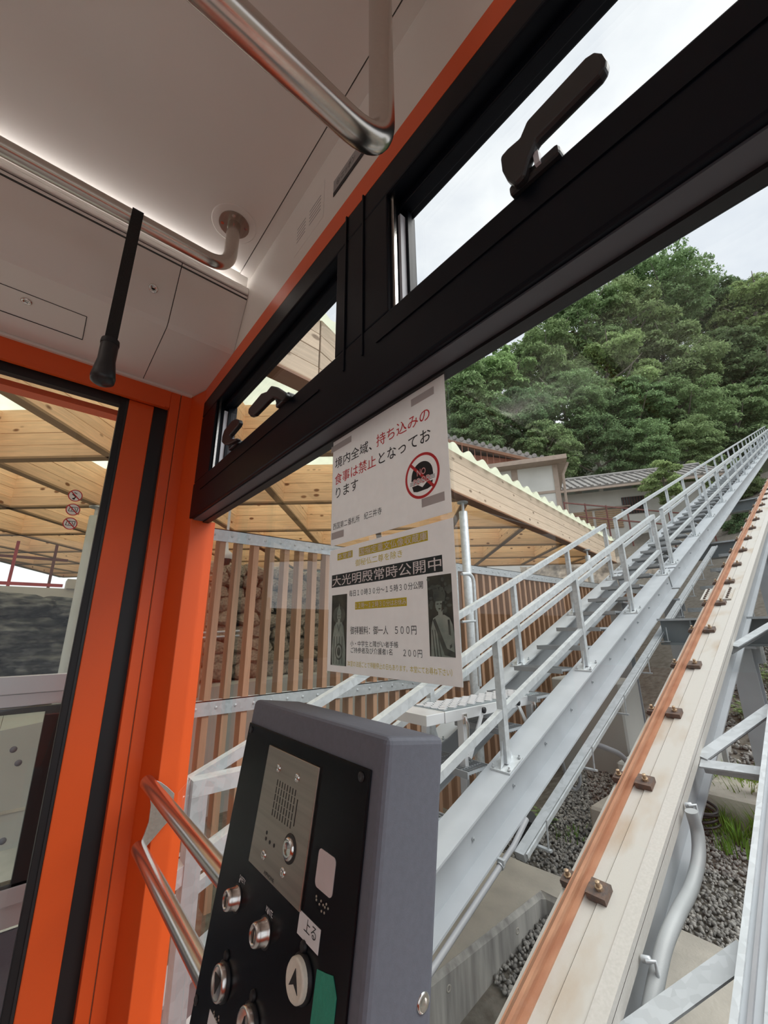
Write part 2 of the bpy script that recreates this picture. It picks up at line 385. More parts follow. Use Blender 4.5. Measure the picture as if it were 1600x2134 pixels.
# --- floor, ceiling, side and rear walls (rear wall closed and right opening sized to dim the cabin)
tag(MB().box(-1.6, XR + 0.06, YB - 0.06, 0.46, ZF - 0.06, ZF).build('floor', 'cabin_floor'), 'dark grey cabin floor', kind=ST)
ceil = tag(MB().box(-1.085, XR, YB, 0.325, ZC, ZC + 0.02).build('ceiling', 'ceiling_white'), 'smooth off white cabin ceiling panel', kind=ST)
MB().box(-1.09, XR, 0.328, 0.372, ZC + 0.002, ZC + 0.022).build('edge_strip', 'ceiling_white', ceil)
MB().box(-1.06, XR, 0.3245, 0.3285, ZC + 0.006, ZC + 0.02).build('joint', 'seam_dark', ceil)
MB().box(-1.56, XR + 0.05, YB, 0.45, ZC + 0.045, ZC + 0.09).build('roof_shell', 'panel_white', ceil)

wr = tag(empty('wall_right', (XR, -1, ZF)), 'right cabin side wall with orange sill', kind=ST)
MB().box(XR, XR + 0.05, YB, 0.45, ZF, -0.55).build('sill_panel', 'orange_paint', wr)
MB().box(XR, XR + 0.05, YB, 0.45, 0.70, ZC + 0.05).build('header_panel', 'panel_white', wr)
for y, yw in ((YB, 0.45), (-0.95, 0.12), (0.36, 0.08)): MB().box(XR, XR + 0.05, y, y + yw, -0.55, 0.70).build('post', 'orange_paint', wr)
wb = tag(empty('wall_back', (-0.3, YB, ZF)), 'rear cabin wall with orange sill', kind=ST)
MB().box(-1.55, XR, YB - 0.05, YB, ZF, -0.25).build('sill_panel', 'orange_paint', wb)
MB().box(-1.55, XR, YB - 0.05, YB, 0.55, ZC + 0.05).build('header_panel', 'panel_white', wb)
MB().box(-1.55, XR, YB - 0.05, YB, -0.25, 0.55).build('blocking_panel', 'panel_white', wb)  # closes the unseen rear wall to cut cabin light and glass reflections

# --- front wall: white header, orange strip, lower sill
wf = tag(empty('wall_front', (-0.4, YI, ZF)), 'front cabin wall above and below the windscreen', kind=ST)
MB().box(-1.52, XR, YI, YI + 0.02, 0.874, ZC + 0.03).build('header_panel', 'panel_white', wf)
MB().box(-1.52, XR, YI - 0.002, YI + 0.03, 0.818, 0.8745).build('orange_strip', 'orange_paint', wf)
MB().box(-1.48, XR, YI, YF + 0.03, ZF, -1.2).build('sill_panel', 'orange_paint', wf)
# notice and maker's plate printed on the header
def hp(px, py): p = onY(px, py, YI - 0.0012); return p
a = onY(694, 418, YI - 0.001); b = onY(790, 292, YI - 0.001)
mk = tag(empty('maker_plate', (a.x, YI - 0.001, 0.93)), 'grey maker plate with dark lettering on the white header', 'plate')
MB().box(a.x, b.x + 0.012, YI - 0.0012, YI, 0.952, 0.988).build('plate', 'print_grey', mk)
MB().box(a.x, b.x + 0.012, YI - 0.0016, YI - 0.001, 0.940, 0.952).build('dark_band', 'print_black', mk)
lettering('lettering', 'CWA', 'print_black', mk, (b.x - 0.050, YI - 0.002, 0.958), (1, 0, 0), (0, 0, 1), 0.060, 0.026, 0.01)
lettering('lettering', '⑥ ニッポン', 'print_black', mk, (a.x + 0.014, YI - 0.002, 0.960), (1, 0, 0), (0, 0, 1), 0.070, 0.018)
a = onY(612, 545, YI); b = onY(676, 402, YI)
nt = tag(empty('notice_sticker', (a.x, YI - 0.001, 0.95)), 'pale notice sticker with faint rows of small print', 'sticker')
MB().box(a.x, b.x, YI - 0.0008, YI, 0.925, 1.045).build('sheet', 'panel_white', nt)
for k in range(5):
    MB().box(a.x + 0.012, a.x + 0.055, YI - 0.0012, YI - 0.0007, 1.005 - k * 0.011, 1.0075 - k * 0.011).build('print_line', 'print_grey', nt)
    MB().box(a.x + 0.075, a.x + 0.128, YI - 0.0012, YI - 0.0007, 1.005 - k * 0.011, 1.0075 - k * 0.011).build('print_line', 'print_grey', nt)

# --- windscreen: black frame with two vent windows above a heavy transom
WX0, WX1 = -1.445, XR           # clear width
VA0, VA1, VB0 = -1.29, -0.563, -0.405   # vent openings
ZT, ZV0, ZV1, ZH = 0.369, 0.497, 0.752, 0.818
win = tag(empty('window_1', (-0.4, YI, -1.2)), 'front window with black frame, transom and two tilted vents', kind=ST)
MB().box(WX0 - 0.015, XR, YI - 0.004, YF + 0.02, ZT, ZV0).build('transom', 'black_frame', win, 0.004)
MB().box(WX0 - 0.015, XR, YI - 0.003, YF + 0.02, ZV1, ZH).build('head_frame', 'black_frame', win, 0.004)
MB().box(WX0 - 0.015, VA0, YI - 0.003, YF + 0.02, ZV0, ZV1).build('side_frame', 'black_frame', win, 0.003)
MB().box(VA1, VB0, YI - 0.003, YF + 0.02, ZV0, ZV1).build('mullion', 'black_frame', win, 0.003)
for x in (-0.528, -0.472): MB().box(x - 0.002, x + 0.002, YI - 0.0065, YI - 0.002, 0.45, ZH).build('mullion_bead', 'black_frame', win, 0.001)
MB().box(WX0 + 0.09, VA1 - 0.05, YI - 0.006, YI - 0.003, 0.452, 0.455).build('transom_bead', 'black_frame', win)
MB().box(VB0 - 0.03, XR, YI - 0.006, YI - 0.003, 0.452, 0.455).build('transom_bead', 'black_frame', win)
MB().box(WX0, XR, YI + 0.006, YF - 0.008, ZT - 0.003, ZT + 0.001).build('transom_soffit', 'soffit_lit', win)
MB().box(WX0, XR, YF - 0.012, YF + 0.006, ZT - 0.008, ZT).build('gasket', 'black_rubber', win)
MB().box(WX0 - 0.002, WX0 + 0.006, YF - 0.012, YF + 0.006, -1.2, ZT).build('gasket', 'black_rubber', win)
for (x0, x1) in ((VA0, VA1), (VB0, XR)):
    # tilted sash: inner stile, pale strip put in for the daylight gap, outer stile
    m = MB(); m.box(x0, x1, 0.385, 0.408, ZV1 - 0.018, ZV1); m.box(x0, x1, 0.385, 0.408, ZV0, ZV0 + 0.004)
    m.build('sash_rail', 'black_frame', win, 0.002)
    MB().box(x0 + 0.002, x0 + 0.009, 0.366, 0.372, ZV0, ZV1).build('sash_edge', 'stainless_x', win)
    MB().box(x0, x0 + 0.006, 0.385, 0.397, ZV0, ZV1 - 0.03).build('daylight_strip', 'pale_grey', win)  # light grey colour stands in for daylight through the opened sash
    MB().box(x0, x0 + 0.012, 0.398, 0.408, ZV0, ZV1).build('sash_stile', 'black_frame', win)
    MB().box(x0, x1, 0.402, 0.406, ZV0, ZV1).build('pane', 'window_glass', win)
MB().box(WX0, XR, YF, YF + 0.006, -1.2, ZT).build('pane', 'window_glass', win)

# window latches: base plate on the transom, pivot body and long lever
def latch(px, py, tip_px, tip_py, yoff, label):
    p = onY(px, py, YI + yoff); t = onY(tip_px, tip_py, YI - 0.035)
    e = empty('latch', p - wloc(win)); e.parent = win; e['label'] = label
    x, y, z = p
    m = MB().box(x - 0.028, x + 0.034, y - 0.012, y + 0.012, ZV0 - 0.002, ZV0 + 0.012); m.build('base', 'black_plastic', e, 0.004)
    m = MB().lathe((x - 0.012, y - 0.002, ZV0 + 0.006), (0, -0.5, 1), [(0.0, 0), (0.013, 0.001), (0.012, 0.02), (0.0, 0.024)], 12); m.build('pivot', 'black_plastic', e)
    MB().box(x + 0.008, x + 0.014, y - 0.016, y - 0.009, ZV0 + 0.002, ZV0 + 0.02).build('clip', 'pale_grey', e)
    return e, p, t
def lever(e, pts, y0, t=0.013):
    """lever cut from its outline, t thick"""
    q = [onY(a, b, y0) for a, b in pts]
    m = MB(); m.prism([(p.x, p.z) for p in q], (0, y0, 0), (1, 0, 0), (0, 0, 1), (0, -1, 0), t)
    return m.build('lever', 'black_plastic', e, 0.004, 3)
def k8(l): return [(780 + a / 1.951, b / 1.951) for a, b in l]
def k5(l): return [(380 + a / 5.333, 700 + b / 5.333) for a, b in l]
e, p, t = latch(1115, 372, 1255, 140, 0.0, 'big black lever standing up against the sky')
lever(e, k8([(915, 250), (945, 254), (962, 280), (958, 312), (935, 345), (680, 600), (650, 670), (630, 742), (590, 782), (560, 760), (540, 722), (533, 668), (565, 632), (612, 592), (640, 525), (880, 272)]), 0.352)
e, p, t = latch(595, 835, 540, 860, 0.0, 'black lever folded down to the left')
lever(e, k5([(1040, 572), (1095, 585), (1205, 655), (1205, 690), (1160, 740), (1110, 720), (1055, 705), (1000, 745), (845, 900), (805, 912), (778, 880), (785, 825), (930, 655), (990, 635)]), 0.352)
e, p, t = latch(492, 925, 497, 885, 0.0, 'black lever folded upright')
lever(e, k5([(640, 935), (672, 945), (680, 975), (665, 1015), (575, 1120), (590, 1160), (655, 1150), (650, 1175), (575, 1215), (515, 1225), (482, 1195), (488, 1135), (512, 1060), (600, 955)]), 0.352)

# --- corner post and reveal (orange), door frame header
tr = tag(empty('trim_1', (XL, 0.3, ZF)), 'orange corner post between door and windscreen', kind=ST)
MB().box(XL - 0.06, XL, 0.262, 0.294, ZF, 0.872).build('post_face', 'orange_paint', tr, 0.002)
MB().box(XL - 0.06, XL, 0.2965, 0.334, ZF, 0.872).build('post_face', 'orange_paint', tr, 0.002)
MB().box(XL - 0.055, XL - 0.004, 0.293, 0.298, ZF, 0.872).build('groove', 'trim_brown', tr)
# angled face from the post to the windscreen reveal
m = MB(); q = [(XL - 0.004, 0.3315), (WX0 + 0.012, YI), (WX0 + 0.012, YI + 0.03), (XL - 0.02, YI + 0.03)]
m.prism(q, (0, 0, ZF), (1, 0, 0), (0, 1, 0), (0, 0, 1), 0.872 - ZF); m.build('angled_face', 'orange_paint', tr, 0.002)
MB().box(XL - 0.03, WX0 + 0.012, YI + 0.028, YF + 0.03, ZF, ZT - 0.002).build('reveal', 'orange_paint', tr)
tr2 = tag(empty('trim_2', (XL, -0.5, 0.8)), 'orange header over the side door', kind=ST)
MB().box(XL - 0.06, XL, YB, 0.262, 0.800, 0.874).build('header', 'orange_paint', tr2, 0.003)
MB().box(XL - 0.014, XL + 0.002, YB, 0.245, 0.795, 0.803).build('header_bead', 'orange_paint', tr2)
MB().box(XL - 0.12, XL - 0.07, YB, 0.25, 0.745, 0.765).build('outer_header', 'orange_paint', tr2)

# --- sliding side door
XD = XL - 0.022
door = tag(empty('door_1', (XD, -0.4, ZF)), 'orange framed glass side door', kind=ST)
MB().box(XD - 0.03, XD - 0.004, 0.215, 0.262, ZF, 0.80).build('edge_seal', 'black_rubber', door)
MB().box(XD - 0.03, XD, 0.137, 0.216, ZF, 0.797).build('stile', 'orange_paint', door, 0.003)
MB().box(XD - 0.03, XD - 0.002, 0.112, 0.138, ZF, 0.80).build('gasket', 'black_rubber', door, 0.002)
MB().box(XD - 0.001, XD + 0.001, 0.130, 0.136, ZF, 0.79).build('gasket_lip', 'black_plastic', door)
MB().box(XD - 0.03, XD - 0.002, YB, 0.112, 0.768, 0.80).build('gasket', 'black_rubber', door)
MB().box(XD - 0.03, XD - 0.002, -0.85, -0.80, ZF, 0.80).build('gasket', 'black_rubber', door)
MB().box(XD - 0.03, XD, -0.95, -0.85, ZF, 0.80).build('stile', 'orange_paint', door)
MB().box(XD - 0.018, XD - 0.012, -0.82, 0.118, ZF + 0.1, 0.785).build('pane', 'window_glass', door)
MB().box(XD - 0.018, XD - 0.012, YB, -0.94, ZF + 0.1, 0.785).build('pane', 'window_glass', door)
MB().box(XD - 0.03, XD, YB, 0.13, ZF, ZF + 0.1).build('kick_rail', 'orange_paint', door)

# prohibition stickers on the door pane
XS = XD - 0.010
def ban_sticker(px, py, kind, label):
    c = onX(px, py, XS); e = tag(empty('prohibition_sticker', c), label, 'sticker', 'round red prohibition stickers on the door glass')
    r = 0.0185; up = V((0, 0, 1)); sd = V((0, 1, 0))
    disc = [(r * math.cos(a), r * 1.05 * math.sin(a)) for a in np.linspace(0, 2 * math.pi, 33)[:-1]]
    MB().prism(disc, c, sd, up, (1, 0, 0), 0.0003).build('disc', 'paper', e)
    m = MB(); n = len(disc)
    i = [(x * 0.86, y * 0.86) for x, y in disc]; vs = [c + V((0.0006, x, y)) for x, y in disc] + [c + V((0.0006, x, y)) for x, y in i]
    m.add(vs, [(k, (k + 1) % n, n + (k + 1) % n, n + k) for k in range(n)]); m.build('ring', 'print_red', e)
    MB().bar(c + V((0.0010, -r * .66, r * .66)), c + V((0.0010, r * .66, -r * .66)), 0.0004, 0.003, (0, 1, 1)).build('slash', 'print_red', e)
    m = MB(); z = 0.0006
    if kind == 'smoke':
        for (a, b, w) in (((-0.008, 0.004), (0.002, -0.004), 0.003), ((0.002, -0.004), (-0.003, -0.011), 0.003), ((-0.004, 0.010), (0.004, 0.006), 0.002), ((-0.006, -0.010), (0.0, -0.012), 0.004)):
            m.bar(c + V((z, *a)), c + V((z, *b)), 0.0004, w, (0, 1, 0.3))
    else:
        for (a, b) in (((-0.011, -0.006), (0.010, -0.006)), ((-0.011, -0.006), (-0.008, 0.007)), ((-0.008, 0.007), (0.012, 0.008)), ((0.010, -0.006), (0.012, 0.008)), ((-0.002, 0.008), (-0.003, -0.004)), ((0.004, 0.005), (0.008, -0.003))):
            m.bar(c + V((z, *a)), c + V((z, *b)), 0.0004, 0.0016, (0, 0.5, 1))
    m.build('pictogram', 'print_black', e)
ban_sticker(157, 1033, 'smoke', 'top round red prohibition sticker on the door glass')
ban_sticker(152, 1062, 'door', 'middle round red prohibition sticker on the door glass')
ban_sticker(146, 1091, 'door', 'bottom round red prohibition sticker on the door glass')
c = onX(135, 1114, XS)
lg = tag(empty('logo_sticker', c), 'tiny dark maker logo lettering under the prohibition stickers', 'sticker')
lettering('lettering', 'CWA', 'print_black', lg, c, (0, 1, 0), (0, 0, 1), 0.022, 0.005, 0.02)

# --- white door-gear cover above the door (trim), with lip, lock screws and hatch
tc_ = tag(empty('trim_3', (-1.3, 0, 0.874)), 'white cover over the door gear, with locks and hatch', kind=ST)
prof = [(-1.094, 1.0405), (-1.172, 0.884), (-1.186, 0.874), (-1.532, 0.876)]
def cover(y0, y1):
    m = MB(); q = prof + [(-1.532, 0.896), (-1.19, 0.894), (-1.112, 1.0405)]
    m.prism([(x, z) for x, z in q], (0, y0, 0), (1, 0, 0), (0, 0, 1), (0, 1, 0), y1 - y0)
    return m.build('cover_panel', 'panel_white', tc_)
cover(YB, 0.1618); cover(0.1642, YI - 0.001)
MB().prism([(-1.100, 1.038), (-1.176, 0.888), (-1.188, 0.8775), (-1.53, 0.879), (-1.53, 0.892), (-1.19, 0.892), (-1.116, 1.038)], (0, 0.161, 0), (1, 0, 0), (0, 0, 1), (0, 1, 0), 0.004).build('joint', 'seam_dark', tc_)
MB().box(-1.118, -1.097, YB, YI - 0.002, 1.030, 1.0480).build('joint', 'seam_dark', tc_)
MB().box(-1.112, -1.090, YB, YI, 1.0455, 1.0595).build('cove_lip', 'panel_white', tc_, 0.002)
MB().box(-1.110, -1.092, YB, YI, 1.0605, 1.074).build('cove_lip', 'panel_white', tc_, 0.002)
MB().box(-1.545, -1.518, YB, YI - 0.03, 0.866, 0.876).build('bottom_lip', 'panel_white', tc_, 0.002)
# hatch outline
hx0, hx1, hy0, hy1 = -1.408, -1.283, -0.60, -0.024
for (x0, x1, y0, y1) in ((hx0, hx1, hy1 - 0.001, hy1 + 0.001), (hx0 - 0.001, hx0 + 0.001, hy0, hy1), (hx1 - 0.001, hx1 + 0.001, hy0, hy1)):
    MB().box(x0, x1, y0, y1, 0.8735, 0.876).build('hatch_joint', 'seam_dark', tc_)
def lock(c, n, r=0.0125):
    m = MB().lathe(c, n, [(r, -0.002), (r, 0.002), (r * 0.8, 0.004), (r * 0.55, 0.003), (r * 0.5, 0.001), (0.0, 0.001)], 20)
    o = m.build('lock', 'chrome', tc_); o['label'] = 'small round chrome lock'
    MB().bar(V(c) + V(n) * 0.0035 + V((0, -0.004, 0)), V(c) + V(n) * 0.0035 + V((0, 0.004, 0)), 0.002, 0.001, n).build('slot', 'seam_dark', o)
lock(V((-1.316, -0.156, 0.8735)), V((0, 0, -1)))
nrm = V((0.147, 0, -0.073)).normalized()
lock(V((-1.140, 0.108, 0.9485)) + nrm * 0.001, nrm)

# --- cove lamp hidden above the lip, washing the ceiling
cl = tag(empty('cove_lamp', (-1.10, -0.9, 1.085)), 'long hidden light strip in the ceiling cove', 'lamp')
MB().box(-1.112, -1.100, YB + 0.02, 0.33, 1.0745, 1.0785).build('tube', 'led_white', cl)
MB().box(-1.125, -1.115, YB, YI, 1.05, ZC + 0.045).build('reflector', 'panel_white', cl)
la = bpy.data.lights.new('cove_glow', 'AREA'); la.shape = 'RECTANGLE'; la.size = 0.010; la.size_y = 2.5; la.energy = 4.0; la.color = (1.0, 0.97, 0.94)
lo = bpy.data.objects.new('cove_glow', la); COL.objects.link(lo); lo.parent = cl; lo.location = V((-1.105, -0.95, 1.0795)) - cl.location
lo.rotation_euler = V((-0.45, 0, -1)).to_track_quat('Z', 'Y').to_euler()

# --- ceiling grab rails
def grab_rail(x, z, yend, r, label, ring=True):
    e = tag(empty('grab_rail', (x, yend, ZC)), label, 'handrail', 'bent steel rails under the cabin ceiling')
    pts = bend((x, YB + 0.1, z), (x, yend, z), (x, yend, ZC), 0.062, 10)
    MB().tube(pts, r, 24).build('tube', 'stainless', e)
    fl = MB().lathe((x, yend, ZC - 0.006), (0, 0, 1), [(0.0405, 0), (0.0405, 0.006)], 32).build('flange', 'stainless_dull', e)
    for k in range(4):
        a = math.pi / 4 + k * math.pi / 2 + 0.4; q = (x + 0.031 * math.cos(a), yend + 0.031 * math.sin(a), ZC - 0.0075)
        MB().lathe(q, (0, 0, 1), [(0.0045, 0), (0.0045, 0.003)], 12).build('screw', 'chrome', fl)
    MB().lathe((x, yend, ZC - 0.0025), (0, 0, 1), [(0.058, 0), (0.060, 0.001), (0.060, 0.003)], 40).build('cover_ring', 'panel_white', e)
    return e
grab_rail(-0.935, 0.944, 0.250, 0.0178, 'long steel grab rail running beside the glowing ceiling edge')
grab_rail(-0.290, 0.602, 0.250, 0.0178, 'steel grab rail hanging lower, bent down near the windscreen')

# --- hanging strap on the left rail
sx, sy, sz = -0.935, 0.030, 0.944
hs = tag(empty('hanging_strap', (sx, sy, 0.965)), 'black hanging strap with a rubber grip on the left ceiling rail', 'strap')
m = MB(); w = 0.0115
loop = [(sx + 0.020 * math.cos(a), sz + 0.0205 * math.sin(a)) for a in np.linspace(math.radians(-25), math.radians(205), 15)]
path = [(sx + 0.003, 0.60)] + loop + [(sx - 0.003, 0.60)]
for i in range(len(path) - 1):
    (x0, z0), (x1, z1) = path[i], path[i + 1]
    d = V((x1 - x0, 0, z1 - z0)).normalized(); n = V((-d.z, 0, d.x)) * 0.0012
    A = V((x0, sy, z0)); B = V((x1, sy, z1)); Y_ = V((0, w, 0))
    m.add([A - Y_ - n, A + Y_ - n, A + Y_ + n, A - Y_ + n, B - Y_ - n, B + Y_ - n, B + Y_ + n, B - Y_ + n], [(3, 2, 1, 0), (4, 5, 6, 7), (0, 1, 5, 4), (1, 2, 6, 5), (2, 3, 7, 6), (3, 0, 4, 7)])
m.build('webbing', 'strap_web', hs)
MB().lathe((sx, sy, 0.497), (0, 0, 1), [(0.0, -0.004), (0.012, -0.002), (0.021, 0.004), (0.0225, 0.014), (0.020, 0.032), (0.0165, 0.055), (0.0165, 0.098), (0.0150, 0.104), (0.0, 0.105)], 28).build('grip', 'black_plastic', hs)
MB().lathe((sx, sy, 0.590), (0, 0, 1), [(0.0172, 0), (0.0176, 0.004), (0.0168, 0.012)], 24).build('collar', 'black_rubber', hs)

# --- guard rails across the windscreen
gr = tag(empty('window_guard_rail', (-1.38, 0.33, -0.48)), 'pair of brushed steel guard bars across the windscreen by the orange post', 'handrail')
for z in (-0.402, -0.557):
    MB().tube([(-1.425, 0.330, z), (-1.40, 0.330, z), (XR - 0.05, 0.330, z)], 0.0172, 24).build('bar', 'stainless_x', gr)
m = MB(); q = [(0.330, -0.404), (0.338, -0.430), (0.346, -0.460), (0.346, -0.500), (0.338, -0.530), (0.329, -0.556), (0.346, -0.560), (0.362, -0.545), (0.385, -0.522), (0.405, -0.505), (0.405, -0.445), (0.385, -0.425), (0.365, -0.408), (0.345, -0.398)]
m.prism(q, (-1.424, 0, 0), (0, 1, 0), (0, 0, 1), (1, 0, 0), 0.005)
br = m.build('bracket', 'stainless_x', gr, 0.001)
MB().lathe((-1.419, 0.386, -0.464), (1, 0, 0), [(0.0085, 0), (0.0085, 0.003), (0.003, 0.004), (0.0, 0.002)], 16).build('screw', 'chrome', br)

# --- driver console
TAU = math.radians(8.5)
CO = V((0, 0.25, -0.0875)); CD = V((0, -math.sin(TAU), -math.cos(TAU))); CN = V((0, -math.cos(TAU), math.sin(TAU))); CX = V((1, 0, 0)); CU = -CD
def con(px, py):
    r = V(ray(px, py)); t = CO.dot(CN) / r.dot(CN); p = r * t
    return p.x, (p - CO).dot(CD)
def cz(cx, cy): return con(380 + cx / 2.7586, 1430 + cy / 2.7586)
def cp(u, v, w=0.0): return CO + CX * u + CD * v + CN * w
cx0, _ = con(530, 1458); cx1, _ = con(810, 1535)
cs = tag(empty('control_console', (-0.43, 0.2, ZF)), 'dark grey tilted control console with key switches and intercom', 'console')
LEN = 0.62; DEP = 0.071
def cbox(u0, u1, v0, v1, w0, w1):
    return MB().hexa([cp(u0, v1, w0), cp(u1, v1, w0), cp(u1, v1, w1), cp(u0, v1, w1), cp(u0, v0, w0), cp(u1, v0, w0), cp(u1, v0, w1), cp(u0, v0, w1)])
cbox(cx0, cx1, 0, LEN, -DEP, 0).build('body', 'console_grey', cs, 0.006, 3)
MB().box(cx0 + 0.05, cx1 - 0.05, 0.135, 0.20, ZF, -0.62).build('pedestal', 'console_grey', cs, 0.004)
f0, fv0 = cz(395, 215); f1, fv1 = cz(1095, 470)
fv0 = (fv0 + fv1) / 2
fp = cbox(f0, f1, fv0, LEN - 0.03, 0.0002, 0.0022).build('faceplate', 'console_dark', cs, 0.0008); fp['label'] = 'glossy black faceplate'
def screw(cx, cy, par, mat='chrome', r=0.004, w=0.002):
    u, v = cz(cx, cy)
    return MB().lathe(cp(u, v, w), CN, [(r, 0), (r, 0.001), (r * 0.7, 0.0018), (r * 0.4, 0.0012), (0.0, 0.0012)], 14).build('screw', mat, par)
for q in ((405, 250), (1040, 520), (92, 1800)): screw(*q, fp, 'black_plastic')
# intercom plate
p0 = cz(520, 340); p1 = cz(815, 465); p2 = cz(690, 1285); p3 = cz(400, 1000)
iu0 = (p0[0] + p3[0]) / 2; iu1 = (p1[0] + p2[0]) / 2; iv0 = (p0[1] + p1[1]) / 2; iv1 = (p2[1] + p3[1]) / 2
ip = cbox(iu0, iu1, iv0, iv1, 0.002, 0.0045).build('intercom_plate', 'stainless_dull', cs, 0.0006); ip['label'] = 'brushed steel intercom plate'
W0 = 0.0045
for q in ((575, 470), (683, 525), (492, 965), (603, 1065)): screw(*q, ip, 'chrome', 0.0042, W0)
s0 = cz(568, 552); s1 = cz(672, 612); s2 = cz(640, 815)
su = np.linspace(s0[0], s1[0], 8); sv = np.linspace((s0[1] + s1[1]) / 2, s2[1] - 0.003, 5)
for r_ in range(5):
    for c_ in range(8):
        cbox(su[c_] - 0.0007, su[c_] + 0.0007, sv[r_] - 0.0028, sv[r_] + 0.0028, W0 - 0.001, W0 + 0.0002).build('speaker_slot', 'seam_dark', ip)
u, v = cz(674, 725); cbox(u - 0.0007, u + 0.0007, v - 0.011, v + 0.011, W0 - 0.001, W0 + 0.0002).build('speaker_slot', 'seam_dark', ip)
for q in ((503, 872), (525, 893), (550, 912)):
    u, v = cz(*q); MB().lathe(cp(u, v, W0 - 0.0005), CN, [(0.0017, 0), (0.0017, 0.0008)], 10).build('hole', 'seam_dark', ip)
u, v = cz(508, 838); MB().lathe(cp(u, v, W0 - 0.0002), CN, [(0.0018, 0), (0.0018, 0.0004)], 10).build('bell_mark', 'print_black', ip)
u, v = cz(640, 930)
MB().lathe(cp(u, v, W0 - 0.001), CN, [(0.0118, 0), (0.0118, 0.0015), (0.0098, 0.0016)], 28).build('button_ring', 'seam_dark', ip)
MB().lathe(cp(u, v, W0), CN, [(0.0092, 0), (0.0092, 0.002), (0.0075, 0.0035), (0.005, 0.0028), (0.0, 0.0025)], 28).build('call_button', 'chrome', ip)
u0, v0 = cz(492, 1068); u1, v1 = cz(560, 1112)
lettering('lettering', 'AIPHONE', 'print_black', ip, cp(u0, (v0 + v1) / 2 + 0.002, W0 + 0.0003), CX, CU, 0.022, 0.0032)
# pale display, braille, paper label, tape
q = [cz(800, 925), cz(898, 985), cz(873, 1222), cz(775, 1145)]
du0 = (q[0][0] + q[3][0]) / 2; du1 = (q[1][0] + q[2][0]) / 2; dv0 = (q[0][1] + q[1][1]) / 2; dv1 = (q[2][1] + q[3][1]) / 2
m = MB(); rr = 0.004; poly = []
for (cu_, cv_, a0) in ((du1 - rr, -dv0 - rr, 0), (du0 + rr, -dv0 - rr, 90), (du0 + rr, -dv1 + rr, 180), (du1 - rr, -dv1 + rr, 270)):
    for k in range(5): a = math.radians(a0 + k * 22.5); poly.append((cu_ + rr * math.cos(a), cv_ + rr * math.sin(a)))
m.prism(poly, CO + CN * 0.0021, CX, CU, CN, 0.0006); o = m.build('card_reader_window', 'screen_pink', cs); o['label'] = 'pale pink rounded card window'
for (bx, by) in ((783, 1205), (783, 1225), (810, 1232), (800, 1250), (822, 1255), (840, 1250), (832, 1268), (850, 1275), (812, 1290), (828, 1300)):
    u, v = cz(bx, by); MB().lathe(cp(u, v, 0.002), CN, [(0.0011, 0), (0.0007, 0.0007), (0, 0.0009)], 8).build('braille_dot', 'stainless_dull', fp)
q = [cz(690, 1285), cz(808, 1390), cz(795, 1545), cz(672, 1415)]
lu0 = (q[0][0] + q[3][0]) / 2; lu1 = (q[1][0] + q[2][0]) / 2; lv0 = (q[0][1] + q[1][1]) / 2; lv1 = (q[2][1] + q[3][1]) / 2
lb = cbox(lu0, lu1, lv0, lv1, 0.0021, 0.0025).build('paper_label', 'label_white', cs); lb['label'] = 'white paper label reading 上る'
lettering('lettering', '上る', 'print_black', lb, cp(lu0 + 0.010, lv1 - 0.006, 0.0027), CX, CU, (lu1 - lu0) * 0.55, (lv1 - lv0) * 0.55)
q = [cz(790, 1620), cz(895, 1720)]
m = MB(); m.prism([(q[0][0], -q[0][1]), (q[0][0] - 0.002, -LEN + 0.1), (q[1][0], -LEN + 0.1), (q[1][0] + 0.003, -q[1][1] - 0.005), (q[1][0] - 0.004, -q[1][1] + 0.004), (q[0][0] + 0.012, -q[0][1] + 0.003)][::-1], CO + CN * 0.0023, CX, CU, CN, 0.0005)
o = m.build('green_tape', 'tape_green', cs); o['label'] = 'torn strip of green tape'
u, v = cz(190, 1930); o = cbox(u - 0.012, u + 0.012, v - 0.004, v + 0.03, 0.0021, 0.0025).build('paper_label', 'label_white', cs); o['label'] = 'white paper label at the lower left'
for k, (bx, by) in enumerate(((195, 1868), (195, 1885), (205, 1905), (222, 1895), (222, 1915), (210, 1925))):
    u, v = cz(bx, by); MB().lathe(cp(u, v, 0.002), CN, [(0.0011, 0), (0.0007, 0.0007), (0, 0.0009)], 8).build('braille_dot', 'stainless_dull', fp)
# key switches
def key_switch(cx, cy, txt, tx, ty):
    u, v = cz(cx, cy); r = 0.0095
    o = MB().lathe(cp(u, v, 0.002), CN, [(r * 1.12, 0), (r * 1.12, 0.0015), (r, 0.002), (r, 0.0095), (r * 0.88, 0.0120), (r * 0.66, 0.0128), (r * 0.62, 0.0112), (0, 0.0112)], 32).build('key_switch', 'stainless_x', cs)
    o['label'] = 'steel key switch marked ' + txt
    MB().lathe(cp(u, v, 0.0132), CN, [(r * 0.52, 0), (r * 0.5, 0.0006), (0, 0.0006)], 24).build('key_barrel', 'stainless_dull', o)
    cbox(u - 0.0009, u + 0.0009, v - 0.005, v + 0.005, 0.0135, 0.0142).build('key_slot', 'seam_dark', o)
    MB().lathe(cp(u, v, 0.0018), CN, [(r * 1.3, 0), (r * 1.3, 0.0008)], 32).build('switch_ring', 'black_rubber', o)
    cbox(u - 0.0004, u + 0.0004, v - r * 1.75, v - r * 1.4, 0.0022, 0.0026).build('position_mark', 'label_white', o)
    a, b = cz(tx, ty); lettering('lettering', txt, 'label_white', o, cp(a, b + 0.0035, 0.0026), CX, CU, 0.0145 if len(txt) > 5 else 0.016, 0.0045)
key_switch(322, 1215, 'SAFETY', 345, 1085)
key_switch(486, 1410, 'MANTE.', 497, 1262)
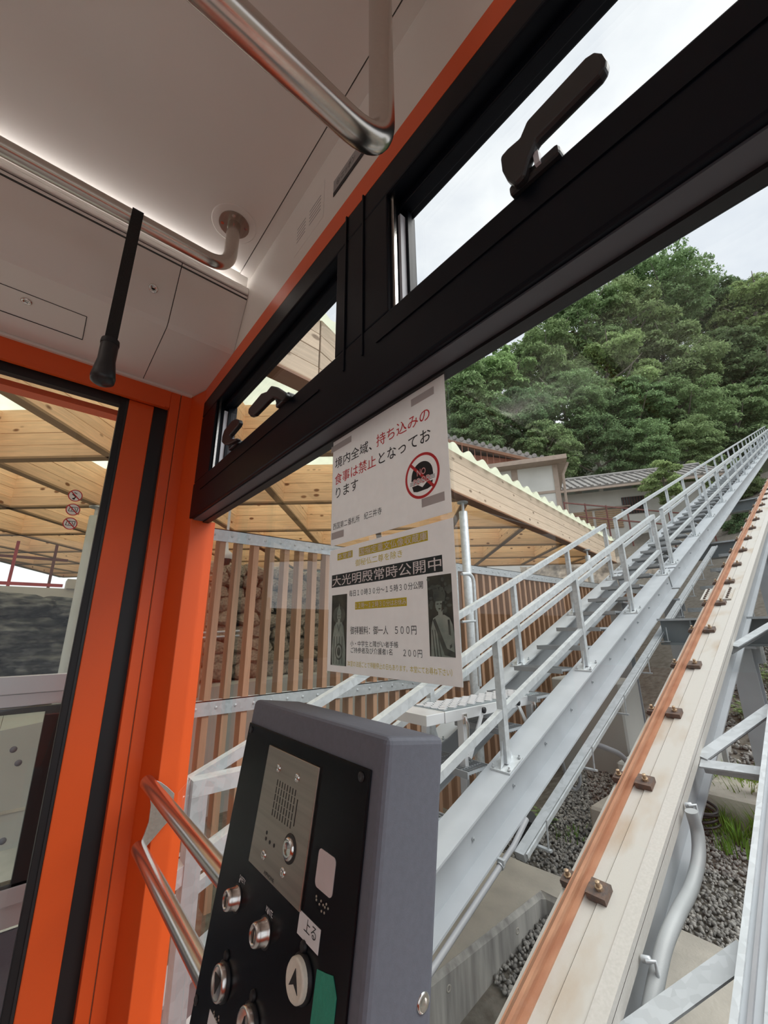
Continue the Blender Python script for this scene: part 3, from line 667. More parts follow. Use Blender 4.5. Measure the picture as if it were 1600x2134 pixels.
# push buttons with arrow marks
def push_button(cx, cy, mat, tri, label, r=0.0138):
    u, v = cz(cx, cy)
    o = MB().lathe(cp(u, v, 0.001), CN, [(r * 1.12, 0), (r * 1.12, 0.003), (r * 1.0, 0.0045)], 32).build('push_button', 'black_rubber', cs); o['label'] = label
    MB().lathe(cp(u, v, 0.003), CN, [(r, 0), (r, 0.0055), (r * 0.9, 0.0072), (r * 0.82, 0.0066), (0, 0.0066)], 36).build('cap', mat, o)
    m = MB(); pts = [(u + a * r, -(v + b * r)) for a, b in tri]; m.prism(pts[::-1], CO + CN * 0.0096, CX, CU, CN, 0.0004); m.build('arrow', 'print_black', o)
    MB().lathe(cp(u - 0.003, v - r * 1.3, 0.0018), CN, [(0.0042, 0), (0.0042, 0.002), (0.003, 0.003)], 16).build('indicator', 'black_rubber', o)
push_button(702, 1670, 'button_ivory', [(-0.5, 0.4), (0, -0.55), (0.5, 0.4), (0, 0.15)], 'ivory push button with an up arrow')
push_button(250, 1690, 'stainless_x', [(-0.5, -0.4), (0, 0.55), (0.5, -0.4)], 'steel push button with a down arrow')
push_button(405, 1945, 'stainless_x', [(-0.4, 0.5), (0, -0.6), (0.4, 0.5), (0, 0.2)], 'steel push button at the lower edge')
# side screw
p = onX(380 + 1383 / 2.7586, 1430 + 1820 / 2.7586, cx1)
MB().lathe(p - V((0.0005, 0, 0)), (1, 0, 0), [(0.0065, 0), (0.0065, 0.0012), (0.0045, 0.0018), (0.003, 0.0009), (0, 0.0009)], 18).build('screw', 'chrome', cs)

# ------------------------------------------------------------------ laminated posters on the windscreen
YP = YF - 0.006
def pxz(cx, cy, s=3.139, x0=640, y0=760):
    p = onY(x0 + cx / s, y0 + cy / s, YP); return p.x, p.z
PX0, PX1 = onY(688, 1142, YP).x, onY(945, 1075, YP).x
ztop = onY(922, 778, YP).z; zmid = (onY(688, 1142, YP).z + onY(945, 1075, YP).z) / 2; zbot = (onY(685, 1404, YP).z + onY(970, 1437, YP).z) / 2
ztop = min(ztop, ZT - 0.004)
UX, UZ, UN = V((1, 0, 0)), V((0, 0, 1)), V((0, -1, 0))
def poster(x0, x1, z0, z1, label):
    e = tag(empty('notice_poster', ((x0 + x1) / 2, YP, z0)), label, 'poster', 'laminated notices on the windscreen')
    MB().box(x0, x1, YP - 0.0004, YP, z0, z1).build('sheet', 'paper', e)
    m = MB(); r = 0.005; poly = []
    for (a, b, t0) in ((x1 + 0.005 - r, z1 + 0.004 - r, 0), (x0 - 0.004 + r, z1 + 0.004 - r, 90), (x0 - 0.004 + r, z0 - 0.004 + r, 180), (x1 + 0.005 - r, z0 - 0.004 + r, 270)):
        for k in range(5): t = math.radians(t0 + 22.5 * k); poly.append((a + r * math.cos(t), b + r * math.sin(t)))
    m.prism(poly, (0, YP + 0.0004, 0), UX, UZ, (0, 1, 0), 0.0008); m.build('laminate', 'laminate_film', e)
    return e
def line(e, body, mat, xa, xb, za, zb, bold=0.0, lift=0.0010):
    bold *= 0.35
    lettering('lettering', body, mat, e, (xa, YP - lift, za), UX, UZ, xb - xa, zb - za, bold)
def rect(e, name, xa, xb, za, zb, mat, lift=0.0005, t=0.0001):
    return MB().box(xa, xb, YP - lift - t, YP - lift, za, zb).build(name, mat, e)
PW = PX1 - PX0
pA = poster(PX0 + 0.002, PX1 - 0.002, zmid + 0.004, ztop, 'upper laminated notice with red and black text and a no food sign')
def lx(f): return PX0 + PW * f
# line heights taken along the sheet
z_l1 = (pxz(185, 685)[1] + pxz(805, 358)[1]) / 2; h1 = 0.0225
z_l2 = (pxz(185, 787)[1] + pxz(812, 500)[1]) / 2
z_l3 = pxz(190, 878)[1]
z_l4 = (pxz(172, 1078)[1] + pxz(490, 985)[1]) / 2
x1a = pxz(185, 680)[0]; x1b = pxz(425, 560)[0]; x1c = pxz(455, 535)[0]; x1d = pxz(805, 350)[0]
line(pA, '境内全域、', 'print_black', x1a, x1b, z_l1, z_l1 + h1, 0.012)
line(pA, '持ち込みの', 'print_red', x1c, x1d, z_l1, z_l1 + h1, 0.012)
x2b = pxz(452, 655)[0]; x2c = pxz(470, 640)[0]; x2d = pxz(812, 500)[0]
line(pA, '食事は禁止', 'print_red', x1a, x2b, z_l2, z_l2 + h1, 0.012)
line(pA, 'となってお', 'print_black', x2c, x2d, z_l2, z_l2 + h1 * 0.95, 0.012)
line(pA, 'ります', 'print_black', pxz(190, 870)[0], pxz(335, 830)[0], z_l3, z_l3 + h1 * 0.92, 0.012)
line(pA, '西国第二番札所　紀三井寺', 'print_black', pxz(172, 1078)[0], pxz(490, 985)[0], z_l4, z_l4 + 0.0125)
# no-food roundel
icx, icz = pxz(752, 725); ir = (pxz(865, 700)[0] - pxz(640, 745)[0]) / 2
n = 48; m = MB()
ring = [(math.cos(2 * math.pi * k / n), math.sin(2 * math.pi * k / n)) for k in range(n)]
m.add([(icx + ir * a, YP - 0.0009, icz + ir * b) for a, b in ring] + [(icx + ir * .88 * a, YP - 0.0009, icz + ir * .88 * b) for a, b in ring], [(k, (k + 1) % n, n + (k + 1) % n, n + k) for k in range(n)])
m.build('ban_ring', 'print_red', pA)
MB().bar((icx - ir * .66, YP - 0.00085, icz + ir * .66), (icx + ir * .66, YP - 0.00085, icz - ir * .66), 0.0001, ir * 0.13, (1, 0, 1)).build('ban_slash', 'print_red', pA)
m = MB(); bun = [(0.62 * math.cos(a), 0.02 + 0.60 * math.sin(a)) for a in np.linspace(0, math.pi, 17)] + [(-0.64, -0.12), (0.64, -0.12)]
m.prism([(icx + a * ir, icz + b * ir) for a, b in bun], (0, YP - 0.0005, 0), UX, UZ, UN, 0.0001)
bot = [(-0.6, -0.36), (-0.52, -0.6), (-0.3, -0.66), (0.3, -0.66), (0.52, -0.6), (0.6, -0.36), (0.25, -0.36), (0.0, -0.52), (-0.25, -0.36)]
m.prism([(icx + a * ir, icz + b * ir) for a, b in bot][::-1], (0, YP - 0.0005, 0), UX, UZ, UN, 0.0001)
for k in range(3): m.bar((icx - ir * .72, YP - 0.0005, icz - ir * (0.17 + 0.06 * k)), (icx + ir * .72, YP - 0.0005, icz - ir * (0.15 + 0.06 * k)), 0.0001, 0.0008)
m.build('burger', 'print_black', pA)
lettering('lettering', 'NO', 'print_red', pA, (icx - ir * .28, YP - 0.0011, icz + ir * .02), UX, UZ, ir * .52, ir * .30, 0.03)
lettering('lettering', 'FOOD', 'print_red', pA, (icx - ir * .50, YP - 0.0011, icz - ir * .36), UX, UZ, ir * .98, ir * .30, 0.03)
lettering('lettering', 'NO', 'print_white', pA, (icx - ir * .27, YP - 0.0012, icz + ir * .03), UX, UZ, ir * .50, ir * .28, -0.012)
lettering('lettering', 'FOOD', 'print_white', pA, (icx - ir * .49, YP - 0.0012, icz - ir * .35), UX, UZ, ir * .96, ir * .28, -0.012)
for (a, b, c, d) in ((160, 545, 290, 505), (680, 235, 830, 190), (160, 1135, 240, 1095), (750, 905, 900, 865)):
    xa = pxz(a, b)[0]; xb = pxz(c, d)[0]; z = (pxz(a, b)[1] + pxz(c, d)[1]) / 2
    rect(pA, 'tape', xa, xb, z - 0.006, z + 0.007, 'tape_grey', 0.0004)

pB = poster(PX0 + 0.001, PX1 - 0.001, zbot + 0.003, zmid - 0.004, 'lower laminated notice with statue photos, admission prices and a dark title band')
zA = zmid - 0.004
def fz(cy_l, cx_l, cy_r, cx_r): return (pxz(cx_l, cy_l)[1] + pxz(cx_r, cy_r)[1]) / 2
# yellow heading band
zb0 = fz(1255, 340, 1150, 790); zb1 = fz(1195, 340, 1090, 790)
rect(pB, 'yellow_band', pxz(340, 1225)[0], pxz(790, 1120)[0], zb0, zb1, 'print_yellow')
line(pB, '国指定重文仏像収蔵庫', 'print_white', pxz(345, 1225)[0], pxz(786, 1120)[0], zb0 + 0.001, zb1 - 0.001)
zc0 = fz(1285, 200, 1255, 298); zc1 = fz(1240, 200, 1212, 298)
rect(pB, 'yellow_band', pxz(200, 1260)[0], pxz(298, 1235)[0], zc0, zc1, 'print_yellow')
line(pB, '本堂裏', 'print_white', pxz(204, 1260)[0], pxz(295, 1235)[0], zc0 + 0.001, zc1 - 0.001)
zd0 = fz(1318, 318, 1262, 625)
line(pB, '御秘仏二尊を除き', 'print_yellow', pxz(318, 1310)[0], pxz(625, 1245)[0], zd0, zd0 + 0.0115)
# dark title band
ze0 = fz(1462, 163, 1352, 885); ze1 = fz(1380, 163, 1243, 885)
rect(pB, 'title_band', pxz(163, 1420)[0], pxz(886, 1300)[0], ze0, ze1, 'print_palegreen')
line(pB, '大光明殿常時公開中', 'print_white', pxz(168, 1420)[0], pxz(880, 1300)[0], ze0 + 0.002, ze1 - 0.002, 0.012)
zf0 = fz(1518, 278, 1465, 760)
line(pB, '毎日１０時３０分～１５時３０分公開', 'print_black', pxz(278, 1500)[0], pxz(760, 1450)[0], zf0, zf0 + 0.0105, 0.008)
zg0 = fz(1605, 315, 1575, 653); zg1 = zg0 + 0.012
rect(pB, 'yellow_band', pxz(315, 1590)[0], pxz(653, 1560)[0], zg0, zg1, 'print_yellow')
line(pB, '１２時～１２時３０分はお休み', 'print_white', pxz(318, 1590)[0], pxz(650, 1560)[0], zg0 + 0.0015, zg1 - 0.0015)
zh0 = fz(1768, 285, 1762, 718)
line(pB, '御拝観料：御一人　５００円', 'print_black', pxz(285, 1750)[0], pxz(718, 1745)[0], zh0, zh0 + 0.0125, 0.008)
zi0 = pxz(285, 1842)[1]
line(pB, '小・中学生と障がい者手帳', 'print_black', pxz(285, 1830)[0], pxz(598, 1835)[0], zi0, zi0 + 0.0088, 0.006)
zj0 = pxz(288, 1885)[1]
line(pB, 'ご持参者及び介護者1名', 'print_black', pxz(288, 1870)[0], pxz(560, 1875)[0], zj0, zj0 + 0.0088, 0.006)
line(pB, '２００円', 'print_black', pxz(632, 1885)[0], pxz(755, 1885)[0], zj0 - 0.001, zj0 + 0.0088, 0.006)
zk0 = fz(1975, 265, 2035, 950)
line(pB, '（本堂の法話ごとで拝観停止の日もあります。本堂にてお尋ね下さい）', 'print_yellow', pxz(262, 1960)[0], pxz(952, 2015)[0], zk0, zk0 + 0.0085)
# the two statue photographs, as flat prints
def statue(e, xa, xb, za, zb, hat, name):
    rect(e, name, xa, xb, za, zb, 'photo_dark'); w = xb - xa; h = zb - za
    def poly(pts, mat, lift):
        MB().prism([(xa + a * w, za + b * h) for a, b in pts], (0, YP - lift, 0), UX, UZ, UN, 0.0001).build('photo_figure', mat, e)
    def ell(cx, cy, rx, ry, mat, lift, a0=0.0, a1=2 * math.pi):
        poly([(cx + rx * math.cos(a), cy + ry * math.sin(a)) for a in np.linspace(a0, a1, 21)[:-1]], mat, lift)
    if hat:
        ell(0.5, 0.70, 0.40, 0.13, 'photo_jade_dark', 0.0006)
        poly([(0.10, 0.0), (0.92, 0.0), (0.94, 0.22), (0.86, 0.40), (0.80, 0.54), (0.68, 0.60), (0.34, 0.60), (0.20, 0.54), (0.12, 0.40), (0.06, 0.22)], 'photo_jade', 0.0007)
        poly([(0.42, 0.58), (0.60, 0.58), (0.58, 0.65), (0.44, 0.65)], 'photo_jade', 0.0008)
        ell(0.51, 0.685, 0.135, 0.05, 'photo_jade', 0.0009)
        poly([(0.36, 0.715), (0.66, 0.715), (0.62, 0.77), (0.55, 0.80), (0.51, 0.87), (0.47, 0.80), (0.40, 0.77)], 'photo_jade', 0.0010)
        for (xa_, za_) in ((0.46, 0.69), (0.56, 0.69)): ell(xa_, za_, 0.035, 0.006, 'photo_dark', 0.0011)
        ell(0.51, 0.655, 0.04, 0.005, 'photo_dark', 0.0011)
        poly([(0.40, 0.57), (0.51, 0.46), (0.62, 0.57), (0.58, 0.57), (0.51, 0.49), (0.44, 0.57)], 'photo_jade_dark', 0.0008)
        ell(0.53, 0.19, 0.24, 0.115, 'photo_jade_dark', 0.0008); ell(0.53, 0.19, 0.18, 0.09, 'photo_jade', 0.0009); ell(0.53, 0.19, 0.11, 0.06, 'photo_jade_dark', 0.0010)
        for k in range(4): poly([(0.20 + 0.17 * k, 0.40), (0.24 + 0.17 * k, 0.40), (0.22 + 0.18 * k, 0.02), (0.19 + 0.18 * k, 0.02)], 'photo_jade_dark', 0.00085)
    else:
        rs_ = np.random.default_rng(3)
        for k in range(26): ell(rs_.uniform(0.05, 0.95), rs_.uniform(0.52, 0.97), rs_.uniform(0.05, 0.11), rs_.uniform(0.015, 0.035), 'photo_jade_dark', 0.0006 + 0.00001 * k)
        poly([(0.06, 0.0), (0.98, 0.0), (1.0, 0.26), (0.96, 0.38), (0.86, 0.46), (0.66, 0.50), (0.40, 0.50), (0.20, 0.46), (0.10, 0.34)], 'photo_jade', 0.0009)
        poly([(0.42, 0.48), (0.60, 0.48), (0.60, 0.56), (0.42, 0.56)], 'photo_jade', 0.0010)
        ell(0.50, 0.625, 0.185, 0.098, 'photo_jade', 0.0011)
        poly([(0.28, 0.67), (0.72, 0.67), (0.76, 0.75), (0.70, 0.82), (0.62, 0.78), (0.56, 0.88), (0.50, 0.80), (0.42, 0.87), (0.36, 0.78), (0.27, 0.81), (0.24, 0.74)], 'photo_jade_dark', 0.0012)
        poly([(0.56, 0.54), (0.66, 0.57), (0.70, 0.66), (0.62, 0.67), (0.58, 0.62)], 'photo_dark', 0.0013)
        for xa_ in (0.42, 0.56): ell(xa_, 0.635, 0.05, 0.007, 'photo_dark', 0.0014)
        ell(0.49, 0.575, 0.05, 0.008, 'photo_dark', 0.0014)
        poly([(0.18, 0.44), (0.28, 0.46), (0.70, 0.10), (0.98, 0.06), (0.98, 0.0), (0.60, 0.02)], 'photo_jade_dark', 0.0010)
        poly([(0.78, 0.44), (0.86, 0.44), (0.90, 0.12), (0.82, 0.10)], 'photo_jade_dark', 0.0010)
        ell(0.82, 0.20, 0.11, 0.06, 'photo_jade', 0.0012)
        for k in range(3): poly([(0.14 + 0.10 * k, 0.32), (0.17 + 0.10 * k, 0.32), (0.24 + 0.12 * k, 0.0), (0.20 + 0.12 * k, 0.0)], 'photo_jade_dark', 0.00105)
statue(pB, pxz(160, 1730)[0], pxz(260, 1720)[0], fz(1965, 160, 1972, 260), fz(1510, 163, 1500, 258), True, 'photo')
statue(pB, pxz(795, 1640)[0], pxz(958, 1640)[0], fz(1908, 810, 1916, 965), fz(1385, 785, 1370, 920), False, 'photo')

# ================================================================== TRACK AND STAIRS OUTSIDE
TS = math.tan(math.radians(21.24)); TA = math.radians(21.24)
UPS = V((0, -math.sin(TA), math.cos(TA)))       # normal of the inclined track
def tp(x, y, h): return V((x, y, h + TS * y))
def gz(y):                                        # ground level under the track
    if y < 8: return -2.3 + 0.15 * (y - 4)
    return -1.7 + 0.40 * (y - 8)

def hbeam(m, x0, x1, y0, y1, h, dep, tf=0.014, tw=0.012):
    """inclined H-section: top flange upper face at height h"""
    xc = (x0 + x1) / 2; w = x1 - x0
    m.bar(tp(xc, y0, h - tf / 2), tp(xc, y1, h - tf / 2), w, tf, UPS)
    m.bar(tp(xc, y0, h - dep + tf / 2), tp(xc, y1, h - dep + tf / 2), w, tf, UPS)
    m.bar(tp(xc, y0, h - dep / 2), tp(xc, y1, h - dep / 2), tw, dep - 2 * tf, UPS)
    return m
HG = -2.10
bolt_me = MB().lathe((0, 0, 0), (1, 0, 0), [(0.013, 0), (0.013, 0.008), (0.007, 0.009), (0.007, 0.018), (0, 0.019)], 8, smooth=False).mesh('bolt'); bolt_me.materials.append(MATS['galvanised'])
def girder(x0, x1, y0, y1, label, bolts=0.0):
    e = tag(empty('stair_girder', tp((x0 + x1) / 2, y0, HG - 0.34)), label, 'girder', 'inclined steel girders carrying the stairs')
    hbeam(MB(), x0, x1, y0, y1, HG, 0.34).build('beam', 'girder_paint', e, fix=True)
    if bolts:
        y = y0 + 0.5; k = 0
        while y < min(y1 - 0.1, 12):
            for dh in (-0.10, -0.19):
                o = bpy.data.objects.new('bolt', bolt_me); COL.objects.link(o); o.parent = e
                o.location = tp((x0 + x1) / 2 + 0.006, y + (0.12 if dh < -0.15 else 0), HG + dh) - e.location
            y += bolts; k += 1
    return e
girder(-2.17, -1.945, -1.2, 7.72, 'near lower stair girder with rows of bolts on its web', 0.51)
girder(-2.17, -1.945, 7.78, 52, 'near upper stair girder climbing to the forest', 0.93)
girder(-2.93, -2.71, -1.2, 7.72, 'far lower stair girder behind the steps')
girder(-2.93, -2.71, 7.78, 52, 'far upper stair girder climbing behind the steps')

# treads of open grating
tr_me = MB()
for k in range(9): tr_me.box(-0.27, 0.27, -0.13 + k * 0.031, -0.126 + k * 0.031, -0.015, 0.015)
for k in range(8): tr_me.box(-0.27 + k * 0.077, -0.267 + k * 0.077, -0.13, 0.13, -0.006, 0.014)
tr_me.box(-0.272, 0.272, -0.140, -0.130, -0.03, 0.016); tr_me.box(-0.272, 0.272, 0.124, 0.130, -0.03, 0.016)
tr_me = tr_me.mesh('tread'); tr_me.materials.append(MATS['grating'])
stairs = tag(empty('track_stairs', tp(-2.44, 1.0, HG)), 'open grating steps climbing between the two stair girders', 'stairs')
for k in range(-6, 78):
    o = bpy.data.objects.new('tread', tr_me); COL.objects.link(o); o.parent = stairs
    y = 4.19 + 0.5145 * k; o.location = V((-2.44, y + 0.10, -0.41 + 0.2 * k)) - stairs.location

# handrails: square posts on base plates, top and middle rails
def post_mesh(hh):
    m = MB(); m.box(-0.027, 0.027, -0.027, 0.027, 0.01, hh); me = m.mesh('post'); me.materials.append(MATS['galvanised_bright']); return me
bp = MB(); s_ = TS
def slab(m, x0, x1, y0, y1, z0, z1): m.hexa([(x0, y0, z0 + s_ * y0), (x1, y0, z0 + s_ * y0), (x1, y1, z0 + s_ * y1), (x0, y1, z0 + s_ * y1), (x0, y0, z1 + s_ * y0), (x1, y0, z1 + s_ * y0), (x1, y1, z1 + s_ * y1), (x0, y1, z1 + s_ * y1)])
slab(bp, -0.085, 0.085, -0.09, 0.09, 0.0, 0.012)
for a in (-0.068, 0.068):
    for b in (-0.07, 0.07):
        bp.lathe((a, b, 0.012 + s_ * b), (0, 0, 1), [(0.013, 0), (0.013, 0.010), (0.007, 0.011), (0.007, 0.026), (0, 0.027)], 8, smooth=False)
for sgn in (-1, 1):
    bp.add([(-0.003, sgn * 0.027, 0.012), (-0.003, sgn * 0.08, 0.012 + s_ * sgn * 0.08), (-0.003, sgn * 0.03, 0.16), (0.003, sgn * 0.027, 0.012), (0.003, sgn * 0.08, 0.012 + s_ * sgn * 0.08), (0.003, sgn * 0.03, 0.16)], [(0, 1, 2), (5, 4, 3), (0, 3, 4, 1), (1, 4, 5, 2), (2, 5, 3, 0)])
bp_me = bp.mesh('base_plate'); bp_me.materials.append(MATS['galvanised_bright'])
def handrail(x, ys, y0, y1, label, hh=0.955, mid=0.36):
    e = tag(empty('stair_handrail', tp(x, y0, HG)), label, 'handrail', 'galvanised handrails along the track stairs')
    pm_ = post_mesh(hh - 0.05)
    for y in ys:
        o = bpy.data.objects.new('post', pm_); COL.objects.link(o); o.parent = e; o.location = tp(x, y, HG + 0.002) - e.location
        b = bpy.data.objects.new('base_plate', bp_me); COL.objects.link(b); b.parent = o
    MB().bar(tp(x, y0, HG + hh - 0.03), tp(x, y1, HG + hh - 0.03), 0.06, 0.06, UPS).build('top_rail', 'galvanised_bright', e)
    MB().bar(tp(x, y0, HG + mid), tp(x, y1, HG + mid), 0.045, 0.055, UPS).build('mid_rail', 'galvanised_bright', e)
    return e
handrail(-2.035, [-0.1, 1.40, 2.90, 4.41, 5.91, 7.45], -0.6, 7.50, 'near lower handrail with square galvanised posts on the girder')
handrail(-2.035, [8.02] + [9.9 + 1.83 * k for k in range(23)], 8.0, 51, 'near upper handrail climbing towards the trees')
handrail(-2.79, [-0.1, 1.40, 2.90, 4.41, 5.92, 7.45], -0.6, 7.50, 'far lower handrail behind the steps')
handrail(-2.79, [8.02] + [9.9 + 1.83 * k for k in range(23)], 8.0, 51, 'far upper handrail behind the steps climbing to the trees')

# rack rail beam with the rusty running rail
tb = tag(empty('rail_beam', tp(-1.1, -1.0, -2.3)), 'pale stained steel beam under the rusty rail', 'beam')
def strip(x0, x1, h0, h1, mat, name, y0=-1.2, y1=52): return MB().bar(tp((x0 + x1) / 2, y0, (h0 + h1) / 2), tp((x0 + x1) / 2, y1, (h0 + h1) / 2), x1 - x0, h1 - h0, UPS).build(name, mat, tb)
strip(-1.245, -1.090, -2.030, -2.008, 'deck_plate', 'base_plate')
strip(-1.095, -1.080, -2.040, -2.022, 'seam_dark', 'joint')
strip(-1.084, -0.975, -2.026, -2.000, 'deck_plate', 'deck_plate')
strip(-0.975, -0.915, -2.026, -1.994, 'deck_strip', 'deck_edge')
strip(-0.927, -0.915, -2.085, -2.026, 'deck_strip', 'side_plate')
strip(-0.985, -0.965, -2.30, -2.028, 'girder_paint', 'web')
strip(-1.205, -1.190, -2.30, -2.030, 'girder_paint', 'web')
strip(-1.22, -0.925, -2.315, -2.30, 'girder_paint', 'bottom_flange')
rl = tag(empty('running_rail', tp(-1.178, -1.0, -2.0)), 'rust brown running rail clipped to the pale beam', 'rail')
m = MB(); xs = -1.178
for (w, h0, h1) in ((0.062, -2.008, -1.998), (0.014, -1.998, -1.962), (0.032, -1.962, -1.944)):
    m.bar(tp(xs, -1.2, (h0 + h1) / 2), tp(xs, 52, (h0 + h1) / 2), w, h1 - h0, UPS)
m.build('rail', 'rail_rust', rl)
MB().bar(tp(xs - 0.004, -1.2, -1.9435), tp(xs - 0.004, 52, -1.9435), 0.010, 0.003, UPS).build('worn_head', 'trim_brown', rl)
# clips: a block each side of the rail, with a bolt
def clip_mesh(w, l, h):
    m = MB(); m.box(-w / 2, w / 2, -l / 2, l / 2, 0, h); m.box(-w / 2 - 0.012, -w / 2 + 0.005, -l / 3, l / 3, 0, h * 0.45); me = m.mesh('clip'); me.materials.append(MATS['clip_iron']); return me
cb = MB().lathe((0, 0, 0), (0, 0, 1), [(0.017, 0), (0.017, 0.012), (0.010, 0.013), (0.010, 0.034), (0.0, 0.037)], 8, smooth=False).mesh('bolt'); cb.materials.append(MATS['bolt_brass'])
cA, cB = clip_mesh(0.085, 0.085, 0.030), clip_mesh(0.04, 0.07, 0.035)
for k in range(-3, 30):
    y = 2.174 + 0.715 * k
    for (x, me, h) in ((-1.087, cA, -1.999), (-1.230, cB, -2.007)):
        o = bpy.data.objects.new('clip', me); COL.objects.link(o); o.parent = rl; o.location = tp(x, y, h) - rl.location; o.rotation_euler = (TA, 0, 0)
        if y < 12:
            b = bpy.data.objects.new('bolt', cb); COL.objects.link(b); b.parent = o; b.location = (0.006, 0, 0.030)
# fish plates of the rail joint
for x in (-1.255, -1.05):
    m = MB(); m.bar(tp(x, 5.85, -1.99), tp(x, 6.22, -1.99), 0.075, 0.018, UPS); o = m.build('joint_plate', 'deck_plate', rl)
    for k in range(6):
        MB().lathe(tp(x, 5.88 + 0.06 * k, -1.98), UPS, [(0.012, 0), (0.012, 0.012), (0.0, 0.02)], 8, smooth=False).build('bolt', 'clip_iron', o)

# right-hand beam and the lacing between the two beams
rb = tag(empty('side_beam', tp(-0.5, -1, -2.3)), 'galvanised side beam at the right edge of the track', 'girder')
hbeam(MB(), -0.605, -0.40, -1.2, 52, -2.0, 0.30).build('beam', 'girder_paint', rb)
for x0_, x1_, mt_ in ((-0.602, -0.580, 'galvanised_bright'), (-0.560, -0.548, 'conduit_grey'), (-0.520, -0.470, 'galvanised'), (-0.452, -0.444, 'conduit_grey')):
    MB().bar(tp((x0_ + x1_) / 2, -1.2, -1.992), tp((x0_ + x1_) / 2, 30, -1.992), x1_ - x0_, 0.016, UPS).build('edge_rib', mt_, rb)
def lacing(pa, pb, label):
    e = tag(empty('lacing_bar', (V(pa) + V(pb)) / 2), label, 'brace', 'lacing bars between the rail beam and the side beam')
    d = (V(pb) - V(pa)).normalized(); sd = d.cross(UPS).normalized()
    MB().bar(pa, pb, 0.075, 0.010, UPS).build('flange', 'galvanised', e)
    MB().bar(V(pa) - UPS * 0.04 - sd * 0.035, V(pb) - UPS * 0.04 - sd * 0.035, 0.008, 0.08, UPS).build('web', 'galvanised', e)
names = [('lower slanted galvanised lacing bar beside the grey hose', 1.80, 2.28), ('upper slanted galvanised lacing bar above the weeds', 3.34, 3.95), ('third slanted lacing bar close to the cross beam', 4.9, 5.5)]
for lb_, ya, yb in names: lacing(tp(-0.910, ya, -2.08), tp(-0.60, yb, -2.06), lb_)
lacing(tp(-0.910, 3.30, -2.09), tp(-0.60, 3.30, -2.07), 'straight galvanised lacing bar above the weeds')
lacing(tp(-0.910, 0.9, -2.08), tp(-0.60, 0.5, -2.06), 'lowest lacing bar near the car')

# steel cross beam and piers
xb = tag(empty('cross_beam', (-0.4, 6.25, -0.2)), 'blue grey steel cross beam passing under the rail beam', 'beam')
MB().box(-1.85, 2.2, 6.12, 6.38, 0.075, 0.100).build('top_flange', 'galvanised', xb)
MB().box(-1.85, 2.2, 6.24, 6.26, -0.19, 0.075).build('web', 'steel_bluegrey', xb)
MB().box(-1.85, 2.2, 6.12, 6.38, -0.215, -0.19).build('bottom_flange', 'steel_bluegrey', xb)
for x in (-1.5, -0.75, -0.3, 0.6): MB().box(x - 0.008, x + 0.008, 6.13, 6.24, -0.19, 0.075).build('stiffener', 'steel_bluegrey', xb)
def pier(x, y, top, label, mat='girder_paint'):
    e = tag(empty('steel_pier', (x, y, gz(y))), label, 'column', 'steel piers under the track')
    m = MB(); z0 = gz(y) - 0.2; m.box(x - 0.10, x + 0.10, y - 0.10, y - 0.085, z0, top); m.box(x - 0.10, x + 0.10, y + 0.085, y + 0.10, z0, top); m.box(x - 0.006, x + 0.006, y - 0.085, y + 0.085, z0, top); m.build('column', mat, e)
    MB().box(x - 0.15, x + 0.15, y - 0.15, y + 0.15, top, top + 0.025).build('cap_plate', mat, e)
    MB().box(x - 0.04, x + 0.16, y - 0.006, y + 0.006, top - 0.16, top).build('gusset', mat, e)
pier(-2.03, 7.55, tp(0, 7.4, HG - 0.36).z - 0.03, 'grey steel pier under the near stair girder at its splice')
pier(-2.82, 7.55, tp(0, 7.4, HG - 0.36).z - 0.03, 'grey steel pier under the far stair girder')
pier(-1.10, 6.25, -0.215 - 0.026, 'grey steel pier under the cross beam below the rail')
pier(1.9, 6.25, -0.215 - 0.026, 'grey steel pier under the right end of the cross beam')
for yy, lb_ in ((11.0, 'second cross beam farther up the track'), (16.0, 'third cross beam farther up the track')):
    e = tag(empty('cross_beam', (-1.2, yy, tp(0, yy, -2.7).z)), lb_, 'beam')
    z = tp(0, yy, -2.55).z
    MB().box(-3.2, 2.2, yy - 0.13, yy + 0.13, z - 0.03, z).build('top_flange', 'galvanised', e); MB().box(-3.2, 2.2, yy - 0.01, yy + 0.01, z - 0.3, z - 0.03).build('web', 'steel_bluegrey', e)
    MB().box(-3.2, 2.2, yy - 0.13, yy + 0.13, z - 0.33, z - 0.3).build('bottom_flange', 'steel_bluegrey', e)
    pier(-1.3, yy, z - 0.36, 'pier under the %s cross beam' % ('second' if yy < 12 else 'third'))
# expanded-metal catwalk beside the near girder, beyond the cross beam
cw = tag(empty('catwalk', (-1.6, 8.5, gz(8))), 'catwalk of expanded metal mesh between stair girder and rail beam', 'walkway')
for k in range(5):
    y0 = 6.7 + k * 1.0; zc_ = tp(0, y0, -2.75).z
    m = MB()
    for i in range(15): m.bar((-1.86, y0 + i * 0.062, zc_), (-1.30, y0 + i * 0.062 + 0.05, zc_), 0.012, 0.012)
    for i in range(14): m.bar((-1.86 + i * 0.042, y0, zc_ + 0.006), (-1.84 + i * 0.042, y0 + 0.92, zc_ + 0.006), 0.010, 0.010)
    m.build('mesh_panel', 'grating', cw)
    MB().box(-1.88, -1.28, y0 - 0.02, y0 + 0.0, zc_ - 0.03, zc_ + 0.03).build('edge_angle', 'galvanised', cw)
m = MB()
m.box(-1.6, -1.55, 6.68, 6.74, gz(6.7) - 0.1, tp(0, 6.7, -2.75).z); m.box(-1.6, -1.55, 10.6, 10.66, gz(10.6) - 0.1, tp(0, 10.6, -2.75).z)
m.build('leg', 'galvanised', cw)

